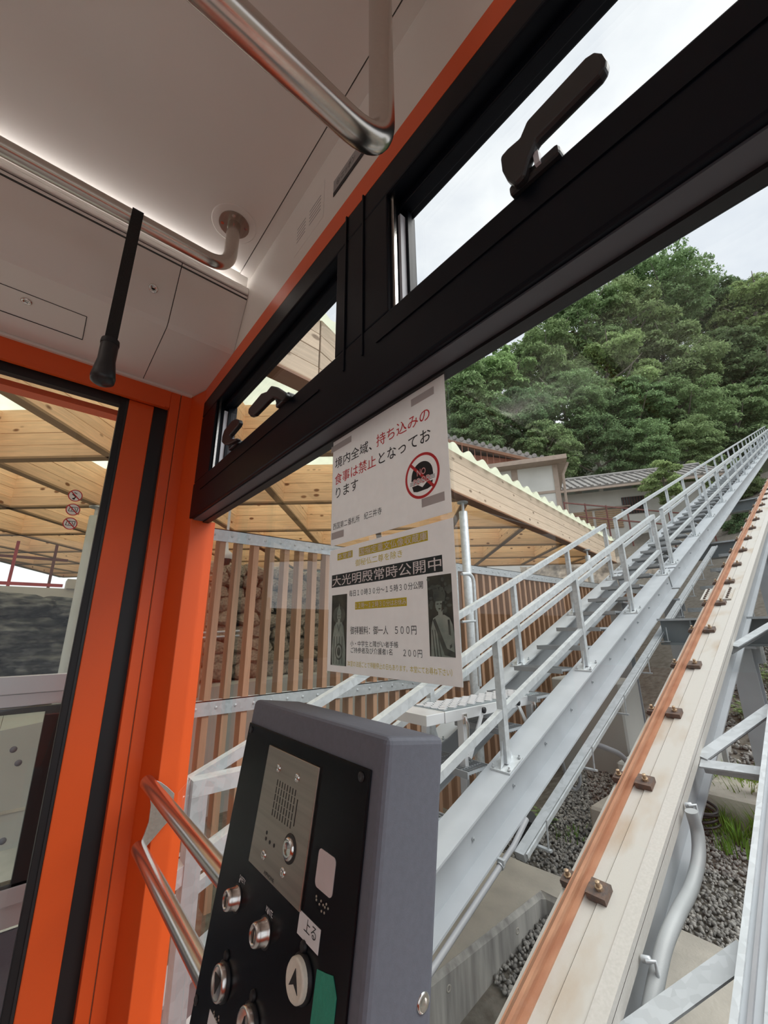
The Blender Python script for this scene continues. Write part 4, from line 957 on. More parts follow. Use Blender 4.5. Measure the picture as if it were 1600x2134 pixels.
# cable tray and conduits along the near girder
ct = tag(empty('cable_tray', tp(-1.90, 2.4, -2.50)), 'narrow galvanised cable tray hung under the near stair girder', 'cable tray')
MB().bar(tp(-1.885, 2.75, -2.52), tp(-1.885, 10.5, -2.52), 0.07, 0.05, UPS).build('tray', 'galvanised', ct)
MB().bar(tp(-1.83, 2.75, -2.50), tp(-1.83, 10.5, -2.50), 0.012, 0.03, UPS).build('tray_edge', 'galvanised_bright', ct)
for k in range(9):
    y = 2.9 + k * 0.8
    m = MB(); m.bar(tp(-1.94, y, -2.545), tp(-1.74, y, -2.545), 0.03, 0.012); o = m.build('hanger', 'galvanised', ct)
    MB().tube([tp(-1.76, y, -2.54), tp(-1.76, y + 0.01, -2.38)], 0.006, 6).build('rod', 'galvanised', o)
cd = tag(empty('conduit', tp(-1.93, 0.8, -2.46)), 'smooth grey conduit clamped along the foot of the near girder', 'pipe')
MB().tube([tp(-1.93, -1.0, -2.475), tp(-1.93, 1.2, -2.475), tp(-1.93, 2.75, -2.475), tp(-1.94, 2.95, -2.45)], 0.018, 14).build('pipe', 'conduit_grey', cd)
for y in (0.6, 1.55, 2.60):
    m = MB(); m.bar(tp(-1.95, y, -2.452), tp(-1.90, y, -2.452), 0.025, 0.022); m.tube([tp(-1.93, y - 0.014, -2.475), tp(-1.93, y + 0.014, -2.475)], 0.025, 12); o = m.build('clamp', 'galvanised', cd)
def hose(name, pts, r, mat, label, cat, ribs=False):
    # smooth Catmull-Rom path
    P = [V(p) for p in pts]; out = []
    Q = [P[0]] + P + [P[-1]]
    for i in range(1, len(Q) - 2):
        for t in np.linspace(0, 1, 8, endpoint=False):
            a, b, c, d = Q[i - 1], Q[i], Q[i + 1], Q[i + 2]; t = float(t)
            out.append(0.5 * ((2 * b) + (c - a) * t + (2 * a - 5 * b + 4 * c - d) * t * t + (3 * b - a - 3 * c + d) * t ** 3))
    out.append(P[-1]); m = MB()
    if ribs:
        fine = []
        for i in range(len(out) - 1):
            n_ = max(2, int((out[i + 1] - out[i]).length / (r * 0.16)))
            for k in range(n_): fine.append(out[i].lerp(out[i + 1], k / n_))
        m.tube(fine, [r if (k // 2) % 2 else r * 0.86 for k in range(len(fine))], 12)
    else: m.tube(out, r, 12)
    return tag(m.build(name, mat), label, cat)
hose('cable_loop', [at(1172, 1588, 3.60), at(1182, 1625, 3.60), at(1197, 1645, 3.6), at(1208, 1632, 3.6), at(1206, 1600, 3.65)], 0.014, 'conduit_grey', 'grey cable hanging in a loop below the cable tray', 'cable')
hose('power_cable', [at(1232, 1548, 4.0), at(1265, 1560, 4.05), at(1300, 1580, 4.2), at(1340, 1640, 4.4)], 0.026, 'conduit_grey', 'thick grey cables dropping from the tray behind the rail beam', 'cable')
hose('corrugated_hose', [onY(1040, 1885, 4.42), onY(1052, 1840, 4.42), onY(1070, 1785, 4.40), onY(1092, 1735, 4.36), onY(1105, 1700, 4.3)], 0.075, 'cable_black', 'black corrugated hose rising behind the large footing to the girder', 'hose', True)
hose('flexible_conduit', [onX(1440, 1690, -0.862), onX(1453, 1735, -0.855), onX(1455, 1790, -0.85), onX(1440, 1850, -0.852), onX(1412, 1905, -0.856), onX(1388, 1960, -0.862), onX(1372, 2020, -0.866), onX(1352, 2120, -0.87), onX(1335, 2200, -0.87)], 0.030, 'hose_grey', 'smooth grey flexible conduit curving under the rail beam', 'hose')
m = MB()
for k in range(7):
    a0 = k * 0.9; c = V((-1.72, 5.75, gz(5.7) + 0.10 + 0.022 * k)); R_ = 0.20 - 0.012 * (k % 3)
    m.tube([c + V((R_ * math.cos(a) , R_ * 0.8 * math.sin(a), 0.03 * math.sin(a + a0) )) for a in np.linspace(0, 2 * math.pi, 26)], 0.014, 8)
tag(m.build('cable_coil', 'cable_black'), 'coil of black cable lying behind the rail beam', 'cable')
# conduit clips on the rail beam flank
for (px, py, lb_) in ((1437, 1678, 'upper'), (1349, 2000, 'lower')):
    p = onX(px, py, -0.885); e = tag(empty('pipe_clip', p), '%s small steel clip holding the grey flexible conduit' % lb_, 'clip', 'conduit clips on the rail beam')
    MB().tube([p + V((0, -0.015, 0)), p + V((0.03, -0.005, 0.01)), p + V((0.03, 0.0, -0.05))], 0.008, 8).build('hook', 'galvanised', e)
    MB().lathe(p, (1, 0, 0.3), [(0.013, -0.02), (0.013, 0.01), (0, 0.014)], 10).build('bolt', 'galvanised', e)

# ------------------------------------------------------------------ ground, footings, gravel
n = 60; vs = []; fs = []
ys = [-8 + i * 1.0 for i in range(n + 1)]; xs_ = [-16, -7.0, -4.1, -3.0, -1, 1, 4, 9, 20]
for y in ys:
    for x in xs_:
        z = gz(max(y, -1)) - 0.03
        if x <= -7.0: z = max(z, -2.4)
        vs.append((x, y, z - (0.2 if x < -3.5 else 0)))
w_ = len(xs_)
for j in range(n):
    for i in range(w_ - 1): fs.append((j * w_ + i, j * w_ + i + 1, (j + 1) * w_ + i + 1, (j + 1) * w_ + i))
tag(MB().add(vs, fs).build('ground', 'soil'), 'bare ground under the inclined track', kind=ST)

FOOT = [(-3.3, -2.41, 1.0, 4.2)]
def footing(name, x0, x1, y0, y1, z0, z1, label, mat='concrete', bev=0.025):
    FOOT.append((x0, x1, y0, y1))
    return tag(MB().box(x0, x1, y0, y1, z0, z1).build(name, mat, None, bev, 1), label, 'footing', 'concrete footings under the track')
fa = tag(empty('concrete_footing', (-2.6, 2.8, -2.9)), 'large weathered concrete footing under the near stair girder', 'footing', 'concrete footings under the track')
z_a = -2.2
c1 = onZ(1100, 1799, z_a); c2 = onZ(1174, 1823, z_a); c3 = onZ(1130, 1862, z_a)
MB().prism([(-3.3, 1.0), (c3.x, 1.0), (c3.x, c3.y), (c2.x + 0.25, c3.y), (c2.x + 0.25, c2.y), (c1.x, c1.y), (-3.3, c1.y)], (0, 0, -3.6), (1, 0, 0), (0, 1, 0), (0, 0, 1), z_a + 3.6).build('block', 'concrete_streaked', fa, 0.03, 1)
MB().prism([(-3.29, 1.01), (c3.x - 0.03, 1.01), (c3.x - 0.03, c3.y + 0.03), (c2.x + 0.22, c3.y + 0.03), (c2.x + 0.22, c2.y - 0.03), (c1.x - 0.03, c1.y - 0.03), (-3.29, c1.y - 0.03)], (0, 0, z_a), (1, 0, 0), (0, 1, 0), (0, 0, 1), 0.004).build('top_skin', 'concrete', fa)
for (px, py) in ((1078, 1940), (935, 2060)):
    p = onX(px, py, c3.x); MB().lathe(p, (1, 0, 0), [(0.022, -0.01), (0.022, 0.003), (0.014, 0.0035), (0.012, -0.004), (0, -0.004)], 14).build('tie_hole', 'concrete', fa)
d1 = onZ(1390, 1932, -2.25); d2 = onZ(1540, 1998, -2.25)
footing('concrete_footing', d1.x - 0.08, d2.x + 0.2, 2.6, d1.y + 0.02, -3.4, -2.22, 'concrete footing under the rail beam beside the grey hose')
footing('concrete_footing', -2.5, -1.75, 5.0, 5.9, -2.6, -1.86, 'low concrete footing near the coil of cable')
footing('concrete_footing', -2.55, -1.8, 5.95, 8.1, -2.6, -1.62, 'upper concrete footing under the stair girder splice', 'concrete_smooth')
footing('concrete_footing', -1.7, -0.5, 5.95, 6.7, -2.6, -1.72, 'concrete footing below the cross beam pier')
footing('concrete_wall_block', -3.6, -2.58, 6.5, 7.2, -2.6, -0.75, 'grey concrete wall block behind the near girder', 'concrete_smooth')

# gravel as one mesh of small stones
ico = [(0, 0, 1), (0.894, 0, 0.447), (0.276, 0.851, 0.447), (-0.724, 0.526, 0.447), (-0.724, -0.526, 0.447), (0.276, -0.851, 0.447), (0.724, 0.526, -0.447), (-0.276, 0.851, -0.447), (-0.894, 0, -0.447), (-0.276, -0.851, -0.447), (0.724, -0.526, -0.447), (0, 0, -1)]
icf = [(0, 1, 2), (0, 2, 3), (0, 3, 4), (0, 4, 5), (0, 5, 1), (1, 6, 2), (2, 7, 3), (3, 8, 4), (4, 9, 5), (5, 10, 1), (2, 6, 7), (3, 7, 8), (4, 8, 9), (5, 9, 10), (1, 10, 6), (6, 11, 7), (7, 11, 8), (8, 11, 9), (9, 11, 10), (10, 11, 6)]
ico = np.array(ico); icf = np.array(icf)
def scatter(nst, x0, x1, y0, y1, r0, r1):
    P = np.stack([rng.uniform(x0, x1, nst), rng.uniform(y0, y1, nst)], 1)
    return P, rng.uniform(r0, r1, nst)
P1, r1_ = scatter(24000, -3.2, 1.2, 3.0, 6.6, 0.010, 0.021)
P2, r2_ = scatter(9000, -2.6, 4.5, 6.4, 12.5, 0.02, 0.036)
P3, r3_ = scatter(5000, -1.9, 1.2, 1.2, 3.1, 0.010, 0.021)
Pg = np.concatenate([P1, P2, P3]); rg = np.concatenate([r1_, r2_, r3_])
keep = np.ones(len(Pg), bool)
for (fx0, fx1, fy0, fy1) in FOOT: keep &= ~((Pg[:, 0] > fx0 - 0.01) & (Pg[:, 0] < fx1 + 0.01) & (Pg[:, 1] > fy0 - 0.01) & (Pg[:, 1] < fy1 + 0.01))
Pg = Pg[keep]; rg = rg[keep]; ng = len(Pg)
zz = np.where(Pg[:, 1] < 8, -2.3 + 0.15 * (Pg[:, 1] - 4), -1.7 + 0.40 * (Pg[:, 1] - 8)) - 0.012
verts = ico[None] * rng.uniform(0.6, 1.3, (ng, 12, 1)) * (rg[:, None] * rng.uniform(0.65, 1.35, (ng, 3)))[:, None, :]
verts += np.stack([Pg[:, 0], Pg[:, 1], zz + rg * 0.3], 1)[:, None, :]
faces = (icf[None] + (np.arange(ng) * 12)[:, None, None]).reshape(-1, 3)
gm = bpy.data.meshes.new('gravel'); gm.vertices.add(ng * 12); gm.vertices.foreach_set('co', verts.reshape(-1).astype(np.float32))
gm.loops.add(len(faces) * 3); gm.loops.foreach_set('vertex_index', faces.reshape(-1).astype(np.int32))
gm.polygons.add(len(faces)); gm.polygons.foreach_set('loop_start', np.arange(0, len(faces) * 3, 3, dtype=np.int32)); gm.polygons.foreach_set('loop_total', np.full(len(faces), 3, dtype=np.int32)); gm.update(calc_edges=True); gm.validate()
tag(link('gravel', gm, 'gravel_stone'), 'loose grey gravel under and beside the track', 'gravel', kind='stuff')

# weeds in the gravel
def weed(px, py, hgt, nb, spread, label, leafy=False):
    # stand where the sight line meets the ground
    r = ray(px, py); t = 3.0
    for _ in range(60):
        p = r * t; t += (gz(p[1]) - p[2]) / (r[2] - 0.15 * r[1]) * 0.6
    c = V(r * t); c.z = gz(c.y)
    e = tag(empty('weed_clump', c), label, 'plant', 'weeds in the gravel'); m = MB()
    for k in range(nb):
        a = random.uniform(0, 2 * math.pi); d = V((math.cos(a), math.sin(a), 0)); b = c + d * random.uniform(0, spread); s = V((-d.y, d.x, 0)); l = hgt * random.uniform(0.5, 1.1); bnd = random.uniform(0.2, 0.6)
        if leafy:
            tip = b + d * l * 0.5 + V((0, 0, l * random.uniform(0.3, 1))); mid = (b + tip) / 2 + V((0, 0, l * 0.2)); w = 0.02 + 0.01 * random.random()
            m.add([mid - d * w * 2, mid + s * w, mid + d * w * 2, mid - s * w], [(0, 1, 2, 3)]); m.add([tip - d * w * 2, tip + s * w, tip + d * w * 2, tip - s * w], [(0, 1, 2, 3)])
            m.add([b - s * 0.002, b + s * 0.002, tip + s * 0.002, tip - s * 0.002], [(0, 1, 2, 3)])
        else:
            w = 0.006
            p1 = b + V((0, 0, l * 0.5)) + d * l * bnd * 0.2; p2 = b + V((0, 0, l * 0.85)) + d * l * bnd
            m.add([b - s * w, b + s * w, p1 + s * w * .8, p1 - s * w * .8, p2], [(0, 1, 2, 3), (3, 2, 4)])
    m.build('leaves', 'leaf_light' if leafy else 'grass_blade', e, fix=False)
weed(1565, 1680, 0.42, 240, 0.35, 'tall grass tuft growing beside the side beam')
weed(1510, 1720, 0.26, 120, 0.25, 'thin grass tuft on the gravel below the upper lacing bar')
weed(1575, 1500, 0.35, 60, 0.18, 'leafy weed on the gravel at the right edge', True)
weed(1575, 1425, 0.40, 90, 0.3, 'leafy weed clump below the cross beam', True)
weed(1540, 1760, 0.22, 160, 0.35, 'low grass spreading over the gravel right of the grey hose')
weed(1590, 1740, 0.35, 160, 0.3, 'grass tuft half hidden by the side beam')
weed(1545, 1640, 0.24, 110, 0.3, 'grass tuft between the two upper lacing bars')
weed(1130, 1715, 0.12, 30, 0.1, 'small leafy weed on the gravel under the near girder', True)
weed(1195, 1740, 0.10, 40, 0.25, 'low sparse grass on the gravel left of the rail beam')

# ================================================================== STATION
# --- louvred timber fence along the far side of the stairs
XFN = -4.0
fn = tag(empty('louver_fence', (XFN, 1.0, -2.4)), 'tall brown timber louver fence between galvanised rails beside the stairs', 'fence')
sl_me = {}
def slat(y, z0, z1):
    key = round(z1 - z0, 3)
    if key not in sl_me:
        m = MB(); m.box(-0.06, 0.06, -0.028, 0.028, 0, z1 - z0); me = m.mesh('slat'); me.materials.append(MATS['louver_wood']); sl_me[key] = me
    o = bpy.data.objects.new('slat', sl_me[key]); COL.objects.link(o); o.parent = fn; o.location = V((XFN - 0.02, y, z0)) - fn.location
    o.rotation_euler = (0, 0, math.radians(random.uniform(-2, 2)))
    return o
y = 0.62
while y < 12.2:
    slat(y, max(gz(y) - 0.05, -2.15) if y < 8 else gz(y) - 0.2, 0.86); y += 0.172
def chan(z, y0=0.4, y1=12.4, h=0.12):
    MB().box(XFN + 0.045, XFN + 0.053, y0, y1, z - h / 2, z + h / 2).build('rail', 'galvanised', fn)
    MB().box(XFN - 0.02, XFN + 0.053, y0, y1, z + h / 2 - 0.008, z + h / 2).build('rail_flange', 'galvanised_bright', fn)
    yy = y0 + 0.13; k = 0
    while yy < min(y1, 9):
        MB().lathe((XFN + 0.053, yy, z), (1, 0, 0), [(0.013, 0), (0.013, 0.005), (0.0, 0.009)], 8, smooth=False).build('bolt', 'galvanised', fn); yy += 0.344 / 2
chan(0.90); chan(-0.64, 0.4, 5.0); chan(-1.75, 0.4, 4.0)
# galvanised corner frame in front of the fence (walkway end)
cf = tag(empty('corner_frame', (-2.0, 0.68, ZF)), 'galvanised square tube corner frame standing beside the orange post outside', 'frame')
MB().box(-2.07, -2.0, 0.64, 0.705, -2.3, -0.6625).build('upright', 'galvanised', cf)
MB().box(-2.07, -2.0, 0.64, 1.35, -0.662, -0.60).build('top_tube', 'galvanised_bright', cf)
m = MB(); m.prism([(0.64, -0.60), (0.56, -0.72), (0.56, -0.80), (0.64, -0.80)], (-2.04, 0, 0), (0, 1, 0), (0, 0, 1), (1, 0, 0), 0.006); m.build('gusset', 'alu_white', cf)
MB().box(-2.07, -2.0, 1.30, 1.36, -2.3, -0.66).build('upright', 'galvanised', cf)

# --- retaining walls behind the fence
rw = tag(empty('retaining_wall', (-7.2, 2, -2.6)), 'smooth pale concrete retaining wall with joints behind the fence', 'wall')
m = MB(); m.hexa([(-8.2, -6, -2.7), (-7.0, -6, -2.7), (-7.0, 12, -2.7), (-8.2, 12, -2.7), (-8.2, -6, -1.7), (-7.0, -6, -1.7), (-7.0, 12, -0.75), (-8.2, 12, -0.75)])
ys_ = [-6, -0.04, 2.2, 3.7, 12]; zs_ = [-1.35, -1.10, -0.84, -0.78, -0.72]
m = MB()
for i in range(4):
    m.hexa([(-8.4, ys_[i], -2.8), (-7.0, ys_[i], -2.8), (-7.0, ys_[i + 1] - 0.004, -2.8), (-8.4, ys_[i + 1] - 0.004, -2.8), (-8.4, ys_[i], zs_[i]), (-7.0, ys_[i], zs_[i]), (-7.0, ys_[i + 1] - 0.004, zs_[i + 1]), (-8.4, ys_[i + 1] - 0.004, zs_[i + 1])])
m.build('wall_block', 'concrete_smooth', rw)
m = MB(); m.box(-7.002, -6.985, -6, 12, -1.99, -1.96); m.build('joint', 'concrete', rw)
for (px, py) in ((38, 1590), (5, 1753), (28, 1562)):
    p = onX(px, py, -7.0); MB().lathe(p, (1, 0, 0), [(0.035, -0.02), (0.035, 0.003), (0.0, 0.003)], 14).build('tie_hole', 'console_grey', rw)  # flat grey discs, the shade of each recess put into the colour
fl = tag(MB().box(-7.0, -1.72, -6, 0.5, -2.75, -2.36).build('platform', 'platform_floor'), 'pale concrete platform floor outside the door', kind=ST)
m = MB()
for k in range(9): m.box(-5.2, -5.05, -0.30 + 0.09 * k, -0.25 + 0.09 * k, -2.36, -2.352)
tag(m.build('tactile_marks', 'label_white'), 'row of small white marks on the platform floor', 'marking')

# rubble stone wall standing on the concrete
stone_me = []
for s in range(6):
    bm = bmesh.new(); bmesh.ops.create_icosphere(bm, subdivisions=2, radius=1.0)
    for v in bm.verts:
        n_ = mnoise.noise(v.co * 1.3 + V((s * 9.1, 3, 1))); n2 = mnoise.noise(v.co * 3.1 + V((s * 5.3, 7, 2)))
        v.co *= 1.0 + 0.35 * n_ + 0.12 * n2
        for ax in range(3): v.co[ax] = max(-0.82, min(0.82, v.co[ax]))
    me = bpy.data.meshes.new('stone'); bm.to_mesh(me); bm.free(); me.materials.append(MATS['rubble']); stone_me.append(me)
rs = tag(empty('rubble_wall', (-7.5, 5.0, -0.8)), 'rough wall of brown rubble stones seen between the fence slats', 'wall')
cnt = 0; z = -0.80
while z < 1.15 and cnt < 290:
    hrow = random.uniform(0.20, 0.27); y = 0.9 + random.uniform(0, 0.2)
    while y < 9.8:
        w = random.uniform(0.26, 0.50)
        o = bpy.data.objects.new('stone', random.choice(stone_me)); COL.objects.link(o); o.parent = rs
        o.location = V((-7.55 + random.uniform(-0.05, 0.05), y + w / 2, z + hrow / 2 + random.uniform(-0.02, 0.02))) - rs.location
        o.scale = (0.26, w * 0.60, hrow * 0.66); o.rotation_euler = (random.uniform(-0.25, 0.25), random.uniform(-0.2, 0.2), random.choice((0, math.pi)) + random.uniform(-0.2, 0.2))
        y += w * 0.97; cnt += 1
    z += hrow * 0.93
MB().box(-8.3, -7.62, 0.9, 9.9, -0.85, 1.0).build('backing', 'soil', rs)
# red brown post and blue pipe glimpsed by the corner
rp = tag(empty('red_cabinet', (-6.6, 1.75, -0.9)), 'rust red steel post behind the fence near the orange post', 'post')
MB().box(-6.75, -6.5, 1.72, 2.02, -0.9, 0.75).build('body', 'brick_wall', rp, 0.01); MB().box(-6.8, -6.45, 1.66, 2.08, 0.75, 0.82).build('cap', 'brick_wall', rp)
bp_ = tag(empty('blue_pipe', (-6.4, 1.9, -0.2)), 'pair of thin pale blue pipes behind the fence', 'pipe')
for z in (-0.02, -0.09): MB().tube([(-6.4, 1.2, z - 0.02), (-6.4, 2.5, z + 0.03)], 0.014, 8).build('pipe', 'pale_grey', bp_)

# dark cliff of layered rock beyond the platform
rk = tag(empty('rock_face', (-9.0, 0, -1.2)), 'dark layered rock face seen through the side door', 'rock')
def boulder(c, sx, sy, sz, seed):
    bm = bmesh.new(); bmesh.ops.create_icosphere(bm, subdivisions=5, radius=1.0)
    for v in bm.verts:
        p = v.co.copy(); q = V((p.x * 1.2, p.y * 1.4, p.z * 3.4)) + V((seed * 7.7, seed * 3.1, 0))
        f = 1.0 + 0.20 * mnoise.fractal(p * 1.5 + V((seed, 0, 0)), 1.0, 2.0, 4) + 0.10 * mnoise.ridged_multi_fractal(q * 1.6, 0.9, 2.1, 5, 0.9, 1.8)
        v.co = V((p.x * sx * f, p.y * sy * f, max(-0.75, min(0.8, p.z)) * sz * f))
    me = bpy.data.meshes.new('boulder'); bm.to_mesh(me); bm.free(); me.polygons.foreach_set('use_smooth', [True] * len(me.polygons)); me.update()
    return link('boulder', me, 'rock_dark', rk, V(c) - rk.location)
for k, (y_, z_, sy_, sz_, dx) in enumerate(((-0.75, 0.36, 1.1, 0.33, 0.0), (0.75, 0.34, 0.8, 0.30, -0.15), (-0.35, -0.02, 1.25, 0.30, 0.12), (1.15, -0.08, 0.75, 0.30, -0.1), (-1.0, -0.38, 0.95, 0.30, 0.1), (0.45, -0.42, 0.85, 0.31, 0.15), (-0.5, -0.80, 1.3, 0.33, 0.2), (1.0, -0.86, 1.0, 0.33, 0.05), (-2.2, -0.2, 0.9, 0.8, 0), (2.0, -0.4, 0.7, 0.9, -0.3))):
    boulder((-9.60 + dx, y_, z_), 0.72, sy_, sz_, k + 1)
MB().box(-10.3, -9.75, -3.5, 3.0, -2.6, 0.55).build('backing', 'seam_dark', rk)  # near-black sheet standing in for shade in the rock crevices
# parapet and red railing on top of the rock
pp = tag(empty('parapet', (-10.6, 0, 0.6)), 'low pale parapet above the dark rock face', 'wall')
MB().box(-10.9, -10.4, -4, 4, 0.3, 0.86).build('wall', 'house_white', pp); MB().box(-10.95, -10.35, 0.45, 0.85, 0.86, 1.05).build('pillar', 'house_white', pp)
rr_ = tag(empty('red_railing', (-10.6, -0.5, 0.9)), 'thin red steel railing above the rock face', 'railing')
MB().box(-10.63, -10.57, -4, 0.4, 0.90, 0.96).build('bottom_bar', 'red_steel', rr_); MB().box(-10.62, -10.58, -4, 0.4, 1.42, 1.47).build('top_bar', 'rust_steel', rr_)
for y_ in (-2.2, -1.3, -0.45, 0.15): MB().box(-10.625, -10.575, y_, y_ + 0.05, 0.86, 1.75).build('post', 'red_steel' if y_ < 0 else 'rust_steel', rr_)

tag(MB().box(-90, -10.96, -70, 17, -3.2, 0.62).build('sky_block_plateau', 'hill_floor'), 'level ground above the rock face, added to block sky reflections', kind=ST)  # added to keep pale sky out of the windscreen reflection
tag(MB().box(-90, 90, -70, -7.9, -3.4, -2.75).build('sky_block_ground', 'soil'), 'bare ground behind the station, added to block sky reflections', kind=ST)  # unseen ground put in against bright sky mirrored in the glass
# --- platform gate right outside the door: aluminium bars with a framed glass panel
gt = tag(empty('platform_gate', (-1.78, -0.3, -1.3)), 'grey aluminium platform gate with a dark framed glass panel', 'gate')
xg = -1.78
def gbox(y0, y1, z0, z1, name, mat, x0=0.0, x1=0.03, bev=0.002): return MB().box(xg - x1, xg - x0, y0, y1, z0, z1).build(name, mat, gt, bev)
gbox(-1.6, 0.20, -0.180, -0.128, 'top_bar', 'alu_white'); gbox(-1.6, 0.20, -0.218, -0.181, 'top_bar', 'alu_white', 0.006, 0.034)
gbox(-1.6, 0.20, -0.745, -0.70, 'bottom_bar', 'alu_white'); gbox(-1.6, 0.20, -0.80, -0.746, 'bottom_bar', 'alu_white', 0.006, 0.034)
pf = gbox(-1.3, 0.138, -0.238, -0.222, 'panel_frame', 'window_dark'); gbox(-1.3, 0.138, -0.700, -0.690, 'panel_frame', 'window_dark')
v1 = gbox(0.090, 0.138, -0.70, -0.235, 'panel_stile', 'black_plastic')
for z in (-0.27, -0.38, -0.49, -0.60): MB().lathe((xg, 0.134, z), (1, 0, 0), [(0.004, 0), (0.004, 0.003), (0, 0.004)], 10).build('rivet', 'chrome', v1)
MB().box(xg - 0.018, xg - 0.012, -1.3, 0.10, -0.69, -0.23).build('pane', 'window_glass', gt)
gbox(0.15, 0.20, -1.3, -0.80, 'upright', 'alu_white'); gbox(-1.3, 0.15, -1.25, -0.81, 'kick_panel', 'console_grey', 0.01, 0.02)

# --- timber lattice roof: two families of deep glulam beams, boards laid one over another
TH = math.radians(48.5); U2 = V((-math.sin(TH), math.cos(TH), 0)); U1 = V((math.cos(TH), math.sin(TH), 0))
ZB, BD, NBRD = 1.86, 0.60, 4
ROOF = [(-1.95, -5.0), (-2.50, 1.40), (-3.50, 4.15), (-4.75, 13.0), (-12.5, 5.5), (-17.8, 0.6), (-14.5, -0.9), (-11.0, -5.0)]
def clip_line(o, d):
    """parameter intervals of the line o + t d inside the roof outline"""
    ts = []
    for i in range(len(ROOF)):
        (x0, y0), (x1, y1) = ROOF[i], ROOF[(i + 1) % len(ROOF)]
        ex, ey = x1 - x0, y1 - y0; den = d.x * ey - d.y * ex
        if abs(den) < 1e-9: continue
        t = ((x0 - o.x) * ey - (y0 - o.y) * ex) / den; u = ((x0 - o.x) * d.y - (y0 - o.y) * d.x) / den
        if 0 <= u < 1: ts.append(t)
    ts.sort(); return [(ts[i], ts[i + 1]) for i in range(0, len(ts) - 1, 2)]
roof = tag(empty('station_roof', (-6, 2, ZB)), 'timber lattice station roof with corrugated translucent sheets', 'roof')
def beam(A, B, name='beam', th=0.10, mat='glulam', zb=ZB, dep=BD, nb=NBRD, out=0.0):
    A = V((A[0], A[1], 0)); B = V((B[0], B[1], 0)); L_ = (B - A).length
    if L_ < 0.25: return
    d = (B - A).normalized(); e = empty(name, (A.x - roof.location.x, A.y - roof.location.y, zb - roof.location.z)); e.parent = roof
    ang = math.atan2(d.y, d.x); hb = dep / nb
    for k in range(nb):
        t_ = th - 0.004 * (k % 2)
        m = MB(); m.box(0, L_, -t_ / 2, t_ / 2, k * hb + (0.0 if k else 0.012), (k + 1) * hb - 0.003)
        me = m.mesh('board'); o = link('board', me, mat, e); o.rotation_euler = (0, 0, ang)
        bv = o.modifiers.new('bevel', 'BEVEL'); bv.width = 0.003; bv.segments = 1
    m = MB(); m.box(0, L_, -th / 2 + 0.012, th / 2 - 0.012, 0.0, dep - 0.002); o = link('core', m.mesh('core'), 'glulam_edge', e); o.rotation_euler = (0, 0, ang)
    m = MB(); m.box(0, L_, -th / 2 - 0.003, th / 2 + 0.003, -0.012, 0.012); o = link('edge_strip', m.mesh('edge_strip'), 'glulam_edge', e); o.rotation_euler = (0, 0, ang)
K = 1.9
for k in range(-4, 7):                                  # beams along U1
    a = (2.145 + 0.92 * k) * K; o = U2 * a
    for t0, t1 in clip_line(o, U1):
        beam(o + U1 * t0, o + U1 * t1)
for k in range(-8, 11):                                 # beams along U2
    b = (-0.88 + 0.735 * k) * K; o = U1 * b
    for t0, t1 in clip_line(o, U2):
        beam(o + U2 * t0, o + U2 * t1, dep=BD - 0.02)
for i, mat in ((0, 'weathered_board'), (1, 'weathered_board'), (2, 'weathered_board'), (3, 'glulam'), (4, 'glulam'), (5, 'glulam')):
    beam(ROOF[i], ROOF[(i + 1) % len(ROOF)], 'edge_beam', 0.13, mat, ZB - 0.01, BD + 0.02)
# brown flashing strips under the near edge
for i in (0, 1, 2):
    A, B = V((*ROOF[i], ZB - 0.03)), V((*ROOF[i + 1], ZB - 0.03)); MB().bar(A, B, 0.17, 0.02).build('soffit_strip', 'trim_brown', roof)
# corrugated sheet, waves across the track
def xr(y):
    for i in range(3):
        (x0, y0), (x1, y1) = ROOF[i], ROOF[i + 1]
        if y0 <= y <= y1: return x0 + (x1 - x0) * (y - y0) / (y1 - y0) + 0.13
    return ROOF[3][0] + 0.1
def xl(y):
    pts = [(-11.0, -5.0), (-14.5, -0.9), (-17.8, 0.6), (-12.5, 5.5), (-4.9, 13.2)]
    for i in range(4):
        (x0, y0), (x1, y1) = pts[i], pts[i + 1]
        if y0 <= y <= y1: return x0 + (x1 - x0) * (y - y0) / (y1 - y0)
    return -4.9
vs = []; fs = []; yv = -4.9; i = 0
while yv < 13.0:
    z = ZB + BD + 0.055 + 0.045 * math.cos(2 * math.pi * yv / 0.42)
    a, b = xr(yv), min(xl(yv), xr(yv) - 0.3)
    vs += [(a, yv, z), ((a + b) / 2, yv, z), (b, yv, z)]
    if i: fs += [(3 * i - 3, 3 * i - 2, 3 * i + 1, 3 * i), (3 * i - 2, 3 * i - 1, 3 * i + 2, 3 * i + 1)]
    yv += 0.42 / 10; i += 1
o = MB().add(vs, fs, True).build('corrugated_sheet', 'polycarbonate', roof, fix=False); o['label'] = 'pale green corrugated translucent roof sheet'
sm = o.modifiers.new('thickness', 'SOLIDIFY'); sm.thickness = 0.006

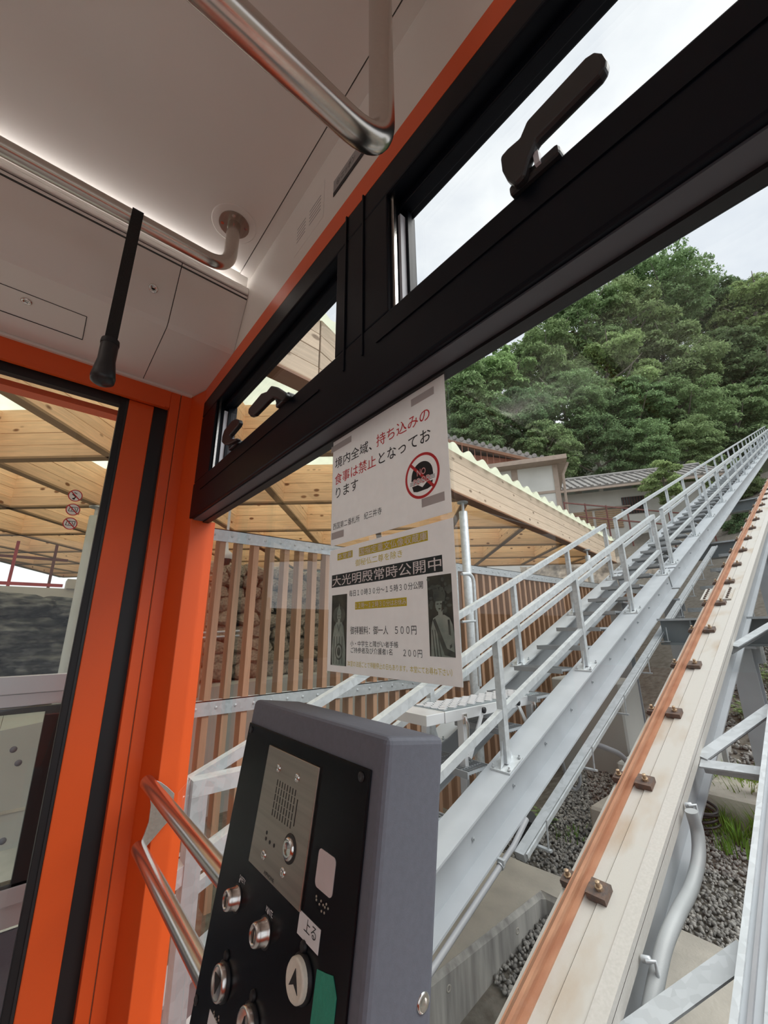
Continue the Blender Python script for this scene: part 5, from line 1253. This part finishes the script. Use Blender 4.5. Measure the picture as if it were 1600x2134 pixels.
# roof posts
def roof_post(x, y, top, r, label, z0=None, mat='galvanised'):
    z0 = gz(y) if z0 is None else z0
    e = tag(empty('roof_post', (x, y, z0)), label, 'post', 'round steel posts under the station roof')
    MB().lathe((x, y, z0), (0, 0, 1), [(r, 0), (r, top - 0.16 - z0), (r * 0.9, top - 0.15 - z0), (0, top - 0.149 - z0)], 24).build('pipe', mat, e)
    MB().lathe((x, y, top - 0.15), (0, 0, 1), [(r * 0.35, 0), (r * 0.35, 0.13)], 14).build('pin', 'galvanised_bright', e)
    MB().lathe((x, y, top - 0.02), (0, 0, 1), [(r * 1.3, 0), (r * 1.3, 0.02)], 20).build('head_plate', 'galvanised', e)
    MB().lathe((x, y, z0), (0, 0, 1), [(r * 1.8, 0), (r * 1.8, 0.02)], 20).build('base_plate', 'galvanised', e)
roof_post(-7.305, 0.499, ZB - 0.02, 0.082, 'pale round post seen through the side door beside the dark rock', -2.36, 'concrete_smooth')
p = onZ(963, 1040, ZB); roof_post(p.x, p.y, ZB - 0.045, 0.062, 'round galvanised post under the roof edge beside the posters', None, 'galvanised_bright')
roof_post(-4.22, 10.0, ZB - 0.045, 0.062, 'farther round galvanised post under the roof edge by the far end of the fence', None, 'galvanised_bright')

# dome camera hanging under the roof
c = onX(469, 1165, -4.6)
dc = tag(empty('dome_camera', c), 'white dome security camera hanging behind the fence top', 'camera')
MB().lathe(c, (0, 0, 1), [(0.0, -0.075), (0.05, -0.06), (0.066, -0.02), (0.066, 0.0)], 20).build('dome', 'window_dark', dc)
MB().lathe(c, (0, 0, 1), [(0.075, 0.0), (0.08, 0.03), (0.07, 0.07), (0.03, 0.10), (0.02, 0.18)], 20).build('housing', 'label_white', dc)
MB().tube([c + V((0, 0, 0.17)), V((c.x, c.y, ZB + 0.05))], 0.015, 8).build('stem', 'label_white', dc)

# --- folding aluminium work platform standing on the steps
fpz = -0.585
fo = tag(empty('folding_platform', (-2.44, 3.0, -1.4)), 'folding aluminium work platform with perforated deck on the steps', 'platform')
dk = MB().box(-2.62, -2.26, 2.50, 3.85, fpz - 0.09, fpz - 0.012).build('deck', 'aluminium', fo, 0.004)
hv = [(0.039 * math.cos(k * math.pi / 3 + math.pi / 6), 0.033 * math.sin(k * math.pi / 3 + math.pi / 6)) for k in range(6)]
hm = MB().prism(hv, (0, 0, 0), (1, 0, 0), (0, 1, 0), (0, 0, 1), 0.006).mesh('hex_plate'); hm.materials.append(MATS['alu_white'])
MB().box(-2.61, -2.27, 2.51, 3.84, fpz - 0.013, fpz - 0.007).build('deck_base', 'steel_bluegrey', dk)
for j in range(22):
    for i in range(4):
        x = -2.575 + i * 0.080 + (0.040 if j % 2 else 0); y = 2.55 + j * 0.0585
        if x > -2.30: continue
        o = bpy.data.objects.new('hex_plate', hm); COL.objects.link(o); o.parent = dk; o.location = V((x, y, fpz - 0.007)) - wloc(dk)
for (x, y) in ((-2.59, 2.62), (-2.29, 2.72), (-2.59, 3.7), (-2.29, 3.7)):
    z0 = -1.42 if y < 3 else -0.95
    MB().box(x - 0.03, x + 0.03, y - 0.02, y + 0.02, z0, fpz - 0.09).build('leg', 'aluminium', fo, 0.003)
for (x, y, s) in ((-2.255, 2.95, -1), (-2.255, 3.45, 1)):
    o = MB().bar((x, y, fpz - 0.05), (x, y + s * 0.20, fpz - 0.36), 0.012, 0.035, (0, 1, 0)).build('brace', 'aluminium', fo)
    MB().lathe((x + 0.006, y, fpz - 0.05), (1, 0, 0), [(0.024, 0), (0.024, 0.012), (0, 0.014)], 16).build('pivot_knob', 'black_rubber', o)
for y in (2.72, 3.72):
    m = MB(); m.tube([(-2.25, y, fpz - 0.07), (-2.235, y, fpz - 0.12), (-2.24, y + 0.01, fpz - 0.17), (-2.235, y, fpz - 0.26), (-2.25, y + 0.008, fpz - 0.31)], [0.010, 0.016, 0.009, 0.011, 0.006], 8); m.build('toggle_latch', 'chrome', fo)
    MB().box(-2.262, -2.25, y - 0.02, y + 0.02, fpz - 0.12, fpz - 0.05).build('latch_plate', 'chrome', fo)
MB().box(-2.62, -2.26, 2.30, 2.49, fpz - 0.085, fpz - 0.012).build('end_step', 'aluminium', fo, 0.004)
# slim tubular ladder rail behind the posters
ld = tag(empty('grab_loop', (-2.95, 3.1, -1.2)), 'slim galvanised tube loop rising beside the lower poster', 'handrail')
g0 = [onX(962, 1196, -3.0), onX(983, 1204, -3.0), onX(990, 1232, -3.0), onX(995, 1300, -3.0), onX(1000, 1430, -3.0)]
MB().tube(bend(g0[0], onX(986, 1196, -3.0), onX(1000, 1430, -3.0), 0.12, 8), 0.020, 12).build('tube', 'galvanised_bright', ld)
MB().tube([onX(962, 1296, -3.0), onX(991, 1294, -3.0)], 0.014, 10).build('rung', 'galvanised_bright', ld)
MB().tube([onX(950, 1188, -3.0), onX(962, 1430, -3.0)], 0.018, 10).build('tube', 'galvanised', ld)

# ================================================================== HOUSES AND HILLSIDE
VF = V((-math.sin(math.radians(30)), math.cos(math.radians(30)), 0)); VR = V((VF.y, -VF.x, 0))   # street grid of the houses
def house_box(parent, name, mat, o, w, d, h, z0=0.0):
    m = MB(); A = V(o) + V((0, 0, z0)); m.hexa([A, A + VR * w, A + VR * w + VF * d, A + VF * d, A + V((0, 0, h)), A + VR * w + V((0, 0, h)), A + VR * w + VF * d + V((0, 0, h)), A + VF * d + V((0, 0, h))])
    return m.build(name, mat, parent)
def facade(parent, o, u0, u1, z0, z1, name, mat, t=0.06):
    """panel set on the front face of a house: u along the street, z up"""
    A = V(o) + VR * u0 + V((0, 0, z0)) - VF * t; w = u1 - u0; h = z1 - z0; m = MB()
    m.hexa([A, A + VR * w, A + VR * w + VF * t * 1.2, A + VF * t * 1.2, A + V((0, 0, h)), A + VR * w + V((0, 0, h)), A + VR * w + VF * t * 1.2 + V((0, 0, h)), A + VF * t * 1.2 + V((0, 0, h))])
    return m.build(name, mat, parent)
def tiled_roof(parent, A, B, C, D, rows, name='roof', over=0.10):
    """sloping roof slab A-B eave, D-C ridge, with a round batten roll for every tile row"""
    A, B, C, D = V(A), V(B), V(C), V(D); n_ = (B - A).cross(D - A).normalized()
    m = MB(); t = n_ * 0.12; m.hexa([A - t, B - t, C - t, D - t, A, B, C, D]); o = m.build(name, 'roof_tile', parent)
    for k in range(rows + 1):
        f = k / rows; p0 = A.lerp(B, f) + n_ * 0.02; p1 = D.lerp(C, f) + n_ * 0.02
        MB().tube([p0, p1], 0.07, 6, smooth=True).build('tile_row', 'roof_tile', o)
    MB().tube([D + n_ * .05, C + n_ * .05], 0.14, 8).build('ridge', 'roof_tile', o)
    return o
# white house with tan eaves
o1 = at(1008, 1105, 20.0); 
hw = tag(empty('white_house', o1), 'white walled house with brown eaves behind the station roof', 'house')
wW = (at(1172, 1090, 20.0) - o1).dot(VR); hW = at(1100, 975, 20.0).z - o1.z
house_box(hw, 'wall', 'house_white', o1 - V((0, 0, 3)), wW, 5.0, hW + 3)
A = o1 + V((0, 0, hW)) - VF * 0.7 - VR * 0.4; B = A + VR * (wW + 0.8) + V((0, 0, 0.0))
m = MB(); m.hexa([A, B, B + VF * 6, A + VF * 6, A + V((0, 0, 0.22)), B + V((0, 0, 0.22)), B + VF * 6 + V((0, 0, 0.3)), A + VF * 6 + V((0, 0, 0.3))]); m.build('eave', 'house_trim', hw)
facade(hw, o1, wW * 0.42, wW * 0.50, -1, hW, 'pilaster', 'house_trim', 0.03); facade(hw, o1, wW * 0.94, wW * 1.0, -2, hW, 'corner_board', 'house_trim', 0.05)
facade(hw, o1, wW * 0.42, wW * 0.94, hW * 0.52, hW * 0.56, 'beam_board', 'house_trim', 0.04); facade(hw, o1, wW * 0.22, wW * 0.46, hW * 0.30, hW * 0.50, 'shutter', 'shutter_tan', 0.05)
MB().tube([o1 + VR * (wW + 0.45) + V((0, 0, hW - 0.1)) - VF * .4, o1 + VR * (wW + 0.2) + V((0, 0, hW - 0.6)) - VF * .2, o1 + VR * (wW + 0.12) + V((0, 0, -2))], 0.06, 8).build('downpipe', 'house_trim', hw)
# house with the red-brown gable
o2 = at(925, 1040, 23.0)
hr = tag(empty('gabled_house', o2), 'red brown clad gable of a tiled house beside the upper poster', 'house')
pL = at(930, 905, 23.0); pR = at(1105, 962, 23.0); base_z = o2.z - 2
m = MB(); q = [pL + V((0, 0, -0.2)) - VR * 3, pR, V((pR.x, pR.y, base_z)), V((pL.x, pL.y, base_z)) - VR * 3]
sl = VF * 4.0
m.add([*q, *[a + sl for a in q]], [(0, 1, 2, 3), (7, 6, 5, 4), (0, 4, 5, 1), (1, 5, 6, 2), (2, 6, 7, 3), (3, 7, 4, 0)]); m.build('wall', 'house_red', hr)
for k in range(14):
    f = k / 14; p = (pL - VR * 0.2).lerp(pR, f); m = MB(); m.bar(p - VF * 0.03 - V((0, 0, 0.15)), p - VF * 0.03 - V((0, 0, 2.5)), 0.03, 0.05, VF); m.build('batten', 'house_red', hr)
r0 = pL - VR * 3 + V((0, 0, 1.0)) - VF * 0.5; r1 = pR + VR * 0.6 + V((0, 0, -0.05)) - VF * 0.5
m = MB(); m.hexa([r0 - V((0, 0, .25)), r1 - V((0, 0, .25)), r1 + VF * 5 - V((0, 0, .25)), r0 + VF * 5 - V((0, 0, .25)), r0, r1, r1 + VF * 5, r0 + VF * 5]); o = m.build('roof', 'roof_tile', hr)
for k in range(22):
    p = r0.lerp(r1, k / 21); MB().lathe(p - VF * 0.05, VF, [(0.13, 0), (0.13, 0.6)], 8).build('eave_tile', 'roof_tile', o)
m = MB(); m.bar(r0 - V((0, 0, .32)), r1 - V((0, 0, .32)), 0.1, 0.16); m.build('barge_board', 'trim_brown', o)
# long house with the grey tile roof
o3 = at(1178, 1120, 24.0)
h3 = tag(empty('tiled_house', o3), 'long pale house with a grey tiled roof and barred window below the trees', 'house')
e0 = at(1172, 1025, 24.0); e1 = at(1345, 1008, 24.0); w3 = (e1 - e0).dot(VR)
house_box(h3, 'wall', 'house_white', o3 - V((0, 0, 3)) - VR * 0.3, w3 + 3, 4.5, e0.z - o3.z + 3)
ev0 = e0 - VF * 0.5 - VR * 0.3; ev1 = ev0 + VR * (w3 + 3.5) + V((0, 0, 0.0)); rg0 = ev0 + VF * 3.2 + V((0, 0, 1.55)) - VR * 0.2; rg1 = ev1 + VF * 3.2 + V((0, 0, 1.55))
tiled_roof(h3, ev0, ev1, rg1, rg0, 22)
m = MB(); m.bar(ev0 - V((0, 0, 0.16)), ev1 - V((0, 0, 0.16)), 0.1, 0.12); m.build('eave_board', 'house_trim', h3)
wa = at(1290, 1043, 24.0); ua = (wa - o3).dot(VR); za = wa.z - o3.z
wd = facade(h3, o3, ua, ua + 1.15, za - 1.0, za, 'window', 'window_dark', 0.06)
for k in range(8):
    A = o3 + VR * (ua + 0.08 + k * 0.14) - VF * 0.1; MB().bar(A + V((0, 0, za - 1.0)), A + V((0, 0, za)), 0.025, 0.025).build('window_bar', 'rust_steel', wd)
for (u0, u1) in ((0.2, 1.6), (1.75, 3.1)):
    sh = facade(h3, o3, u0, u1, za - 1.75, za - 0.65, 'shutter', 'shutter_tan', 0.08)
    for k in range(9):
        A = o3 + VR * u0 - VF * 0.1 + V((0, 0, za - 1.7 + k * 0.12)); MB().bar(A, A + VR * (u1 - u0), 0.04, 0.03).build('slat', 'house_trim', sh)
A = o3 + VR * 1.2 - VF * 0.12 + V((0, 0, za - 0.55)); MB().bar(A, A + VR * 2.4, 0.2, 0.07).build('lintel', 'house_trim', h3)
# rust coloured garden railing in front of the houses
gl = tag(empty('garden_railing', at(1180, 1080, 17)), 'rust brown thin railing in front of the long pale house', 'railing')
q0 = at(1175, 1048, 17); q1 = at(1480, 1075, 17)
MB().bar(q0, q1, 0.05, 0.05).build('top_bar', 'rust_steel', gl); MB().bar(q0 - V((0, 0, .55)), q1 - V((0, 0, .55)), 0.05, 0.05).build('lower_bar', 'rust_steel', gl)
for k in range(8):
    p = q0.lerp(q1, k / 7); MB().bar(p + V((0, 0, 0.05)), p - V((0, 0, 1.6)), 0.05, 0.05).build('post', 'rust_steel', gl)
# stone bank below the houses
bk = tag(empty('stone_bank', (-4, 13, 0)), 'rough stone bank below the houses beyond the fence', 'bank')
bm = bmesh.new(); bmesh.ops.create_grid(bm, x_segments=50, y_segments=14, size=1.0)
p00 = V((-9.5, 14.5, -1.5)); p10 = V((-3.4, 15.5, -1.5))
for v in bm.verts:
    u = (v.co.x + 1) / 2; w = (v.co.y + 1) / 2
    p = p00.lerp(p10, u) + V((-0.15, 0.55, 1)) * (w * 4.2)
    v.co = p - bk.location + V((0, -1, 0.2)) * (0.22 * mnoise.fractal(p * 1.6, 1.0, 2.0, 4))
me = bpy.data.meshes.new('bank'); bm.to_mesh(me); bm.free(); link('bank', me, 'rubble', bk)

# hillside
def hz(x, y):
    d = math.hypot(x + 2, y)
    return -1.5 + max(0.0, d - 10) * 0.33 + max(0.0, d - 26) * 0.27
n = 40; vs = []; fs = []
for j in range(n + 1):
    for i in range(n + 1):
        ang = math.radians(-65 + 95 * i / n); d = 13 + 100 * (j / n) ** 1.4
        x = -2 + d * math.sin(ang); y = d * math.cos(ang)
        vs.append((x, y, hz(x, y) - 1.2 + 0.4 * mnoise.noise(V((x * 0.2, y * 0.2, 0)))))
for j in range(n):
    for i in range(n): fs.append((j * (n + 1) + i, j * (n + 1) + i + 1, (j + 1) * (n + 1) + i + 1, (j + 1) * (n + 1) + i))
tag(MB().add(vs, fs, True).build('hillside', 'hill_floor'), 'dark wooded hillside behind the houses', kind=ST)

# trees: a few crown meshes shared by many trees
def crown_mesh(seed, nblob, nleaf, leaf, mat, flat=0.75):
    r_ = np.random.default_rng(seed)
    # blobs on an egg shaped crown of unit radius
    C_ = []
    while len(C_) < nblob:
        p = r_.uniform(-1, 1, 3)
        if np.linalg.norm(p * [1, 1, 0.9]) < 0.95 and np.linalg.norm(p) > 0.35: C_.append(p * [0.85, 0.85, 0.9])
    C_ = np.array(C_); Rb = r_.uniform(0.13, 0.27, nblob)
    b = r_.integers(0, nblob, nleaf); d = r_.normal(size=(nleaf, 3)); d /= np.linalg.norm(d, axis=1)[:, None]; d[:, 2] = np.abs(d[:, 2]) * 0.95 - 0.35 * r_.random(nleaf)
    rad = Rb[b] * r_.uniform(0.72, 1.05, nleaf)
    pos = C_[b] + d * rad[:, None] * np.array([1.1, 1.1, flat])
    nrm = d * 0.7 + np.array([0, 0, 0.35]) + r_.normal(size=(nleaf, 3)) * 0.5; nrm /= np.linalg.norm(nrm, axis=1)[:, None]
    t = np.cross(nrm, r_.normal(size=(nleaf, 3))); t /= np.linalg.norm(t, axis=1)[:, None]; s = np.cross(nrm, t)
    L_ = leaf * r_.uniform(0.6, 1.35, nleaf)[:, None]
    v = np.stack([pos - t * L_, pos + s * L_ * 0.42 - nrm * L_ * 0.1, pos + t * L_, pos - s * L_ * 0.42 - nrm * L_ * 0.1], 1).reshape(-1, 3)
    me = bpy.data.meshes.new('crown'); N_ = nleaf
    me.vertices.add(N_ * 4); me.vertices.foreach_set('co', v.reshape(-1).astype(np.float32))
    me.loops.add(N_ * 4); me.loops.foreach_set('vertex_index', np.arange(N_ * 4, dtype=np.int32))
    me.polygons.add(N_); me.polygons.foreach_set('loop_start', np.arange(0, N_ * 4, 4, dtype=np.int32)); me.polygons.foreach_set('loop_total', np.full(N_, 4, dtype=np.int32))
    me.update(calc_edges=True); me.materials.append(MATS[mat]); return me
crowns = [crown_mesh(1, 95, 30000, 0.036, 'leaf_mid', 0.85), crown_mesh(2, 110, 30000, 0.034, 'leaf_mid', 0.8), crown_mesh(3, 85, 28000, 0.036, 'leaf_light', 0.8),
          crown_mesh(4, 95, 30000, 0.036, 'leaf_dark', 0.85), crown_mesh(5, 50, 18000, 0.042, 'leaf_light', 0.8), crown_mesh(6, 100, 30000, 0.034, 'leaf_mid', 0.75)]
def trunk_mesh():
    m = MB(); m.tube([(0, 0, -2.2), (0.03, 0.0, -1.2), (-0.03, 0.04, -0.5), (0.05, 0.0, 0.1), (0.0, 0.02, 0.6)], [0.07, 0.06, 0.05, 0.035, 0.012], 8)
    for k in range(7):
        a = k * 2.4; z0 = -0.7 + 0.16 * k; d = V((math.cos(a), math.sin(a), 0.55)); p0 = V((0, 0.02, z0))
        m.tube([p0, p0 + d * 0.35, p0 + d * 0.7 + V((0.05, 0, 0.08))], [0.028, 0.018, 0.006], 6)
    me = m.mesh('trunk'); me.materials.append(MATS['bark']); return me
trunk = trunk_mesh()
def tree(px, py, dep, R_, kind, label, zs=1.0):
    c = at(px, py, dep); e = tag(empty('broadleaf_tree', (c.x, c.y, c.z - 2.2 * R_ * zs)), label, 'tree', 'trees on the hillside')
    rot = random.uniform(0, 6.28)
    for nm, me in (('crown', crowns[kind]), ('trunk', trunk)):
        o = bpy.data.objects.new(nm, me); COL.objects.link(o); o.parent = e; o.location = (0, 0, 2.2 * R_ * zs); o.scale = (R_, R_, R_ * zs); o.rotation_euler = (0, 0, rot)
TREES = [
 (1380, 610, 46, 5.2, 1, 'tallest tree on the skyline right of the black transom'),
 (1310, 680, 43, 4.8, 0, 'broad tree just below and left of the tallest crown'),
 (1500, 650, 50, 4.6, 3, 'dark tree between the tallest crown and the right edge'),
 (1580, 660, 46, 5.0, 2, 'light green tree on the skyline at the right edge'),
 (1215, 690, 42, 4.6, 1, 'tree under the transom left of the tallest crown'),
 (1130, 760, 40, 4.6, 0, 'tree at the transom edge above the white house'),
 (1040, 820, 38, 4.4, 2, 'light green tree at the top right corner of the upper poster'),
 (970, 850, 36, 4.4, 0, 'tree directly behind the poster edge'),
 (1270, 790, 39, 4.6, 2, 'bright layered tree in the middle of the hillside'),
 (1390, 770, 41, 4.8, 0, 'round tree in the centre right of the hillside'),
 (1520, 770, 42, 4.6, 3, 'dark round tree near the right edge'),
 (1600, 800, 40, 4.4, 0, 'tree cut by the right edge below the skyline'),
 (1180, 860, 35, 3.8, 1, 'tree above the ridge of the tiled house'),
 (1080, 900, 33, 3.6, 3, 'dark tree behind the red brown gable'),
 (990, 925, 31, 3.2, 3, 'dark low tree behind the gable roof'),
 (1320, 870, 36, 3.8, 5, 'dark tree left of the upper handrail'),
 (1420, 870, 37, 4.0, 1, 'tree just above the upper handrail'),
 (1530, 880, 38, 3.8, 5, 'dark tree above the top of the stairs'),
 (1640, 860, 46, 3.6, 2, 'light shrubby tree at the top end of the stairs'),
 (1240, 940, 31, 2.8, 3, 'dark understory tree behind the tiled roof'),
 (1140, 950, 30, 2.6, 5, 'shaded tree between the white house and the tiled roof'),
 (1340, 950, 31, 2.6, 0, 'small tree behind the right end of the tiled roof'),
 (1430, 940, 33, 2.8, 5, 'dark low tree close behind the upper handrail'),
 (1385, 1010, 21, 1.25, 4, 'small bright shrub tree in front of the tiled house'),
 (1450, 1010, 25, 1.5, 2, 'second bright shrub between the shrub tree and the handrail'),
 (1545, 1000, 24, 1.4, 0, 'shrub showing through the upper handrail posts'),
 (1560, 1110, 17, 1.1, 3, 'dark shrub under the upper girder'),
]
for t_ in TREES: tree(*t_)
